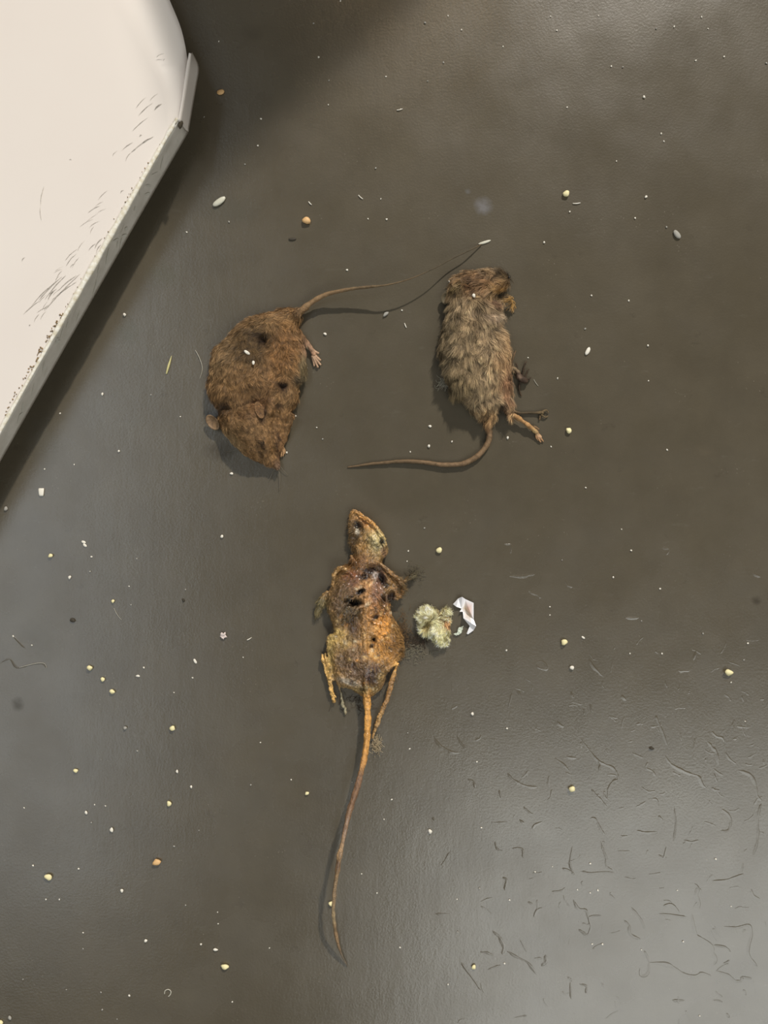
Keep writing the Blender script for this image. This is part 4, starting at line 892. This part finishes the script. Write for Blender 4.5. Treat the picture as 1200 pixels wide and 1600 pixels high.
# the many tiny white specks: nothing tells one from another
SPK = [(141,893),(202,916),(205,945),(272,1082),(21,994),(50,1008),(225,1043),(215,1173),(52,1352),(123,1357),(93,1405),(72,1405),(290,1414),(340,1425),(341,1443),(158,1550),(160,1577),(104,1546),(202,1555),(363,1565),(311,1297),(421,1481),(314,1475),(272,1322),(183,1592),
 (1002,1484),(922,1349),(1058,1391),(1142,1416),(1118,1342),(902,1390),(922,1395),(934,1391),(752,1293),(745,1190),(1093,1587),(925,1475),(941,1475),(1067,1471),(715,1456),(788,1505),(700,1538),(714,1405),(749,1388),(836,1362),(796,1406),(863,1354),
 (971,827),(986,860),(878,875),(958,902),(1031,920),(1002,970),(984,1021),(791,1016),(1164,1127),(792,1138),(859,961),(859,948),(1098,990),(1162,1031),(1034,1021),(1168,1005),(1142,1066),(915,762),(663,825),(638,861),(636,877),
 (1041,355),(1013,595),(890,331),(963,252),(871,591),(914,514),(982,470),(924,462),(1042,703),(1012,540),(992,341),(850,379),
 (292,363),(383,257),(358,347),(490,37),(342,65),(595,311),(543,422),(603,120),(668,127),(587,263),(403,228),(408,186),(498,90),(514,126),(513,164),(532,2),(319,183),(626,171),(604,343),(575,342),
 (786,73),(860,26),(935,25),(1053,42),(1033,209),(886,168),(721,47),(1087,95),(1106,45),(1096,27),(1025,45),(955,104),(973,105),(1131,89),(1037,221),(693,98),(700,25),(1197,99),(664,36),(870,48),
 (94,646),(116,726),(236,617),(70,733),(282,651),(504,686),(448,707),(462,650),(495,668),(641,706),(706,690),(861,698),(542,422),(825,559),(871,592),(479,575),(390,620),(628,485),(702,440),
 (214,873),(143,870),(301,1059),(380,1027),(290,921),(392,1226),(455,1218),(407,1160),(38,1262),(148,1257),(143,1285),(165,1259),(130,1457),(130,1482),(36,1530),(589,1395),(565,1365),(612,1249),(600,1280),(625,1480),(640,1170),(637,1145),(550,1222)]
for i, (x, y) in enumerate(SPK):
    w = random.uniform(2.3, 3.6); 
    drop('speck', x, y, w, w * random.uniform(.7, 1), 'white' if random.random() < .75 else 'grey', 'tiny pale speck scattered on the brown painted floor', 'crumb', random.uniform(0, 180), 'crumb', 'tiny pale specks on the floor')
for p0, p1, z in [((560,305),(567,311),1),((482,315),(487,320),1),((620,172),(629,170),1),((632,505),(635,512),1),((895,318),(907,317),1),((386,1000),(393,996),1)]:
    mb = MB(); mb.add(*tube([(p0[0],p0[1],.9,.7),((p0[0]+p1[0])/2,(p0[1]+p1[1])/2+.5,1.2,.8),(p1[0],p1[1],.9,.5)], 6, 3))
    o = link('splinter', mb.mesh('splinter'), M_cr['white']); tag(o, 'tiny white thread-like splinter lying on the floor', 'splinter', 'tiny white splinters on the floor')

# star shaped lint
def flake(name, pts, zf, m_, label, cat, th=.5, seed=0, parent=None):
    """crumpled thin sheet triangulated from pts (px,py,z) fan facets"""
    P = np.array(pts, float); c = P[:, :2].mean(0)
    poly = P[:, :2]; x0, y0 = poly.min(0); x1, y1 = poly.max(0); st = 1.0
    gx = np.arange(x0, x1 + st, st); gy = np.arange(y0, y1 + st, st); X, Y = np.meshgrid(gx, gy); Q = np.c_[X.ravel(), Y.ravel()]
    Q = Q + rr.uniform(-.15, .15, Q.shape)
    d = polydist(Q, poly); G = -np.ones(len(Q), int); k = np.where(d > -.35)[0]; G[k] = np.arange(len(k)); G = G.reshape(X.shape)
    V = [W(Q[i, 0], Q[i, 1], zf(Q[i, 0], Q[i, 1])) for i in k]; F = []
    for j in range(G.shape[0] - 1):
        for i in range(G.shape[1] - 1):
            q = (G[j + 1, i], G[j + 1, i + 1], G[j, i + 1], G[j, i])
            if min(q) >= 0: F.append(q)
    o = link(name, tri_mesh(V, F, name), m_, parent, smooth=False)
    s_ = o.modifiers.new('t', 'SOLIDIFY'); s_.thickness = th * S; s_.offset = 1
    if label: tag(o, label, cat)
    return o
pts = []
for k in range(10):
    a = k * math.pi / 5 + .3; r_ = (7.2, 3.8)[k % 2] * (1 + .25 * math.sin(k * 2.7)); pts.append((349 + r_ * math.cos(a), 993 + r_ * math.sin(a)))
nf = lambda x, y, s=.45, a=3.0, sd=1: float(vnoise(np.array([[x * s, y * s, sd]]), sd)[0]) * a
flake('lint_scrap', pts, lambda x, y: .8 + nf(x, y, .5, 4), mat('pinkish_lint', (226, 212, 206), rough=.8), 'star shaped crumpled pinkish white lint scrap', 'lint')

# torn foil
fv = dict(A=(708,944,2), B=(716,935,5), C=(722,932.5,9), D=(727,936,3), E=(740,942,9), F=(740,968,4), G=(744,978,9), H=(740,985,3), I=(731,991,2), J=(729,990,5), K=(734,978,2), L=(724,966,9),
          M=(723,956,3), N=(718,956,6), O=(721,951,2), P=(713,948,5), Q=(726,950,2), R=(733,952,10), S=(734,960,1.5), T=(737,974,7))
kk = list(fv); fc = ['ABP', 'PBO', 'BCO', 'CDO', 'DQO', 'DER', 'DRQ', 'OQM', 'MNO', 'MQS', 'QRS', 'REF', 'RFS', 'MSL', 'SFT', 'LST', 'FGT', 'LTK', 'KTG', 'KGH', 'KHI', 'KIJ']
me = tri_mesh([W(*fv[k]) for k in kk], [tuple(kk.index(c) for c in f)[::-1] for f in fc], 'foil_scrap')
setcol(me, np.array([lin((226, 184, 164) if k in 'R' else (206, 186, 160) if k in 'QS' else (246, 246, 250)) for k in kk]))
M_foil = mat('white_foil', rough=.3, metallic=.15, spec=.6, tint=True)
o = link('foil_scrap', me, M_foil, smooth=False); s_ = o.modifiers.new('t', 'SOLIDIFY'); s_.thickness = .4 * S; s_.offset = 1
tag(o, 'torn crumpled white foil scrap beside the yellow fluff ball', 'foil')
fp2 = [(722,979),(724,977),(723,983),(721,989),(717,992),(713,993),(708,991),(711,989),(715,988),(715,983),(717,980)]
flake('foil_scrap', fp2, lambda x, y: 1 + nf(x, y, .4, 3, 5), mat('dull_foil', (204, 212, 196), rough=.5), 'small dull greenish white foil bit between fluff ball and torn foil', 'foil', .5)

# yellow fluff ball: a lumpy core bristling with fine fibres
fl_ = empty('fluff_ball', (*W(676, 978)[:2], 0)); tag(fl_, 'pale yellow fibrous fluff ball beside the torn foil', 'fluff')
fo = [(652,965),(656,955),(664,949),(673,950),(681,953),(688,957),(695,950),(702,953),(703,968),(702,985),(701,998),(697,1006),(690,1010),(683,1005),(677,998),(670,993),(660,988),(653,978)]
mb = MB(); mb.add(*trunk(fo, [(665,965,15,12),(685,990,15,12),(697,960,8,7),(690,970,8,8)], 12, [(664,978,5,7,0,-5),(690,966,6,6,0,-4),(672,965,6,5,0,3),(685,995,7,6,0,3)], step=1.0))
me = fuse(mb, 0.00036, 2)
C = finish(me, (164, 150, 104), [(666,978,6,8,0,(148,132,84),.9),(688,964,7,9,0,(120,100,66),.9),(698,976,6,7,0,(156,104,66),.9),(690,995,9,9,0,(222,212,150),.8)], 41, 1.5, 4, 1.5, .35, .6)
setcol(me, C); mpart(fl_, 'core', me, mat('fluff_core', tint=True, rough=.95, spec=.1))
flowf = [(655,965,-1,-.4),(665,952,-.2,-1),(698,952,.2,-1),(702,980,1,.2),(690,1008,.2,1),(660,990,-.7,.7),(676,975,.7,-.6),(685,990,-.5,.8)]
fm = fur(me, 5200, flowf, 11, lambda P: 1.35 * paint(P, (232, 224, 176), [(666,978,6,8,0,(170,152,100),.9),(688,964,7,9,0,(150,130,90),.8),(698,976,6,7,0,(176,126,84),.9),(690,995,9,9,0,(232,222,160),.8)], 41, 1.5, .3), 44, None, lift=.75, width=.6, tous=1.6, nclump=420, clump=.4, tip=1.2, cvar=1.2)
mpart(fl_, 'fibres', fm, M_fur, 'stuff')

# loose hair wisps and fibres
def wisp(name, cx, cy, rx, ry, n, col, label, L=8, zmax=3, seed=1, w=.3):
    w = w * .7
    r = np.random.default_rng(seed); mb = MB()
    for i in range(n):
        x = cx + r.normal(0, rx * .5); y = cy + r.normal(0, ry * .5); a = r.uniform(0, 6.28); l = r.uniform(.4, 1.2) * L * .9; b = r.normal(0, .25)
        z = r.uniform(.5, zmax)
        mb.add(*tube([(x, y, z, w), (x + l * .5 * math.cos(a), y + l * .5 * math.sin(a), z + .6, w), (x + l * math.cos(a + b), y + l * math.sin(a + b), max(z - .5, .4), w * .6)], 4, 3))
    o = link(name, mb.mesh(name), mat(name + '_' + str(seed), col, rough=.6)); tag(o, label, 'hair'); o['kind'] = 'stuff'; return o
wisp('loose_hair', 645, 1020, 22, 12, 150, (128, 122, 104), 'wisp of loose grey hair beside the dried mouse flank', 7, 2.5, 2, .26)
wisp('loose_hair', 655, 1000, 22, 14, 90, (70, 56, 42), 'thin dark hair wisp below the yellow fluff ball', 8, 2, 3, .26)
wisp('loose_hair', 650, 896, 10, 12, 80, (96, 88, 68), 'fuzzy dark hair tuft at the forepaw of the dried mouse', 7, 5, 4, .3)
wisp('loose_hair', 588, 1164, 8, 13, 110, (190, 172, 140), 'pale hair tuft caught between the tail and hind foot of the dried mouse', 8, 8, 5, .32)
wisp('loose_hair', 692, 600, 10, 8, 60, (170, 164, 146), 'whitish hair wisp at the back of the shaggy mouse', 8, 4, 6, .28)
wisp('loose_hair', 560, 1098, 40, 14, 60, (78, 66, 50), 'thin dark hairs around the rump of the dried mouse', 8, 2, 7, .24)
wisp('loose_hair', 631, 985, 8, 30, 130, (104, 80, 50), 'brown hair fringe along the flank of the dried mouse', 9, 10, 8, .32)
def strand(name, pts, col, label, cat='hair'):
    mb = MB(); mb.add(*tube(pts, 6, 6)); o = link(name, mb.mesh(name), col); tag(o, label, cat); return o
M_str = mat('straw', (206, 198, 140), rough=.6); M_hair = mat('white_hair', (186, 182, 168), rough=.5)
strand('straw_bit', [(268,556,1,.4),(266,563,1.2,1.2),(263,573,1.4,1.9),(260,584,1,1.1)], M_str, 'thin yellowish straw bit left of the curled mouse', 'straw')
strand('hair_strand', [(305,547,1,.4),(311,558,1.4,.5),(316,573,1.2,.5),(315,583,1,.35),(312,592,.8,.3)], M_hair, 'curved white hair close to the back of the curled mouse')
strand('hair_strand', [(178,950,.8,.3),(183,960,1,.4),(190,969,.8,.25)], M_hair, 'short pale hair just below a cream crumb')
strand('hair_strand', [(834,593,.8,.3),(837,598,1,.4),(841,603,.8,.25)], M_hair, 'short pale hair beside the dark forefoot of the shaggy mouse')
strand('hair_ring', [(257,1553,1,.7),(258,1548,1,.8),(263,1546,1,.8),(267,1549,1,.8),(266,1554,1,.9),(263,1557,1,.8)], M_hair, 'tiny curled pale hair ring near the bottom of the floor')
strand('hair_strand', [(30,1043,.8,.3),(45,1039,1,.4),(60,1036,1,.4),(70,1037,.8,.3),(73,1044,.8,.25)], M_hair, 'wavy pale hair on the bluish floor at the left border')

# thin flat films on the floor: stains, dust and one painted mouse shadow
def stain_shade(px, py, rx, ry, col, seed, rough=.8, alpha=.5):
    m_ = bpy.data.materials.new('dust_shade_film'); m_.use_nodes = True; nt = m_.node_tree; b = nt.nodes['Principled BSDF']
    b.inputs['Base Color'].default_value = (*lin(col), 1); b.inputs['Roughness'].default_value = rough; b.inputs['Specular IOR Level'].default_value = .2
    tc = nt.nodes.new('ShaderNodeTexCoord'); nz = nt.nodes.new('ShaderNodeTexNoise'); nz.inputs['Scale'].default_value = 260; nz.inputs['Detail'].default_value = 6
    nt.links.new(tc.outputs['Object'], nz.inputs['Vector'])
    gr = nt.nodes.new('ShaderNodeTexGradient'); gr.gradient_type = 'SPHERICAL'; mp = nt.nodes.new('ShaderNodeMapping')
    mp.inputs['Scale'].default_value = (1 / (rx * S), 1 / (ry * S), 1); nt.links.new(tc.outputs['Object'], mp.inputs[0]); nt.links.new(mp.outputs[0], gr.inputs[0])
    mu = nt.nodes.new('ShaderNodeMath'); mu.operation = 'MULTIPLY'; nt.links.new(gr.outputs['Fac'], mu.inputs[0]); nt.links.new(nz.outputs[0], mu.inputs[1])
    mr = nt.nodes.new('ShaderNodeMapRange'); mr.inputs[1].default_value = .08; mr.inputs[2].default_value = .42; mr.inputs[4].default_value = alpha
    nt.links.new(mu.outputs[0], mr.inputs[0]); nt.links.new(mr.outputs[0], b.inputs['Alpha'])
    V = [(rx * S * math.cos(a * math.pi / 12), ry * S * math.sin(a * math.pi / 12), 0) for a in range(24)]
    o = link('stain_shade', tri_mesh(V, [tuple(range(24))], 'stain_shade'), m_, floor, smooth=False)
    o.location = (*W(px, py)[:2], .00003 + seed * .000002); return o
stain_shade(755, 322, 20, 20, (150, 148, 150), 1, alpha=.45)
stain_shade(731, 299, 7, 6, (130, 128, 126), 2, alpha=.4)
stain_shade(28, 1100, 14, 16, (50, 46, 36), 3, alpha=.25)
stain_shade(345, 705, 36, 24, (46, 36, 26), 4, alpha=.2)  # soft shadow of the curled mouse, painted as a dark film
stain_shade(800, 497, 18, 26, (60, 50, 40), 5, alpha=.0)
stain_shade(392, 52, 26, 18, (96, 86, 72), 6, alpha=.12)
stain_shade(1182, 938, 12, 10, (44, 32, 24), 7, alpha=.25)
stain_shade(645, 1000, 40, 26, (52, 40, 30), 8, alpha=.45)
stain_shade(360, 330, 60, 34, (110, 108, 96), 9, alpha=.2)
stain_shade(1100, 705, 26, 14, (120, 110, 92), 10, alpha=.25)
stain_shade(255, 430, 40, 30, (120, 120, 104), 11, alpha=.16)
stain_shade(200, 520, 26, 34, (118, 122, 112), 12, alpha=.16)
stain_shade(60, 1000, 50, 60, (130, 130, 124), 13, alpha=.14)
stain_shade(70, 690, 40, 60, (126, 128, 122), 14, alpha=.14)
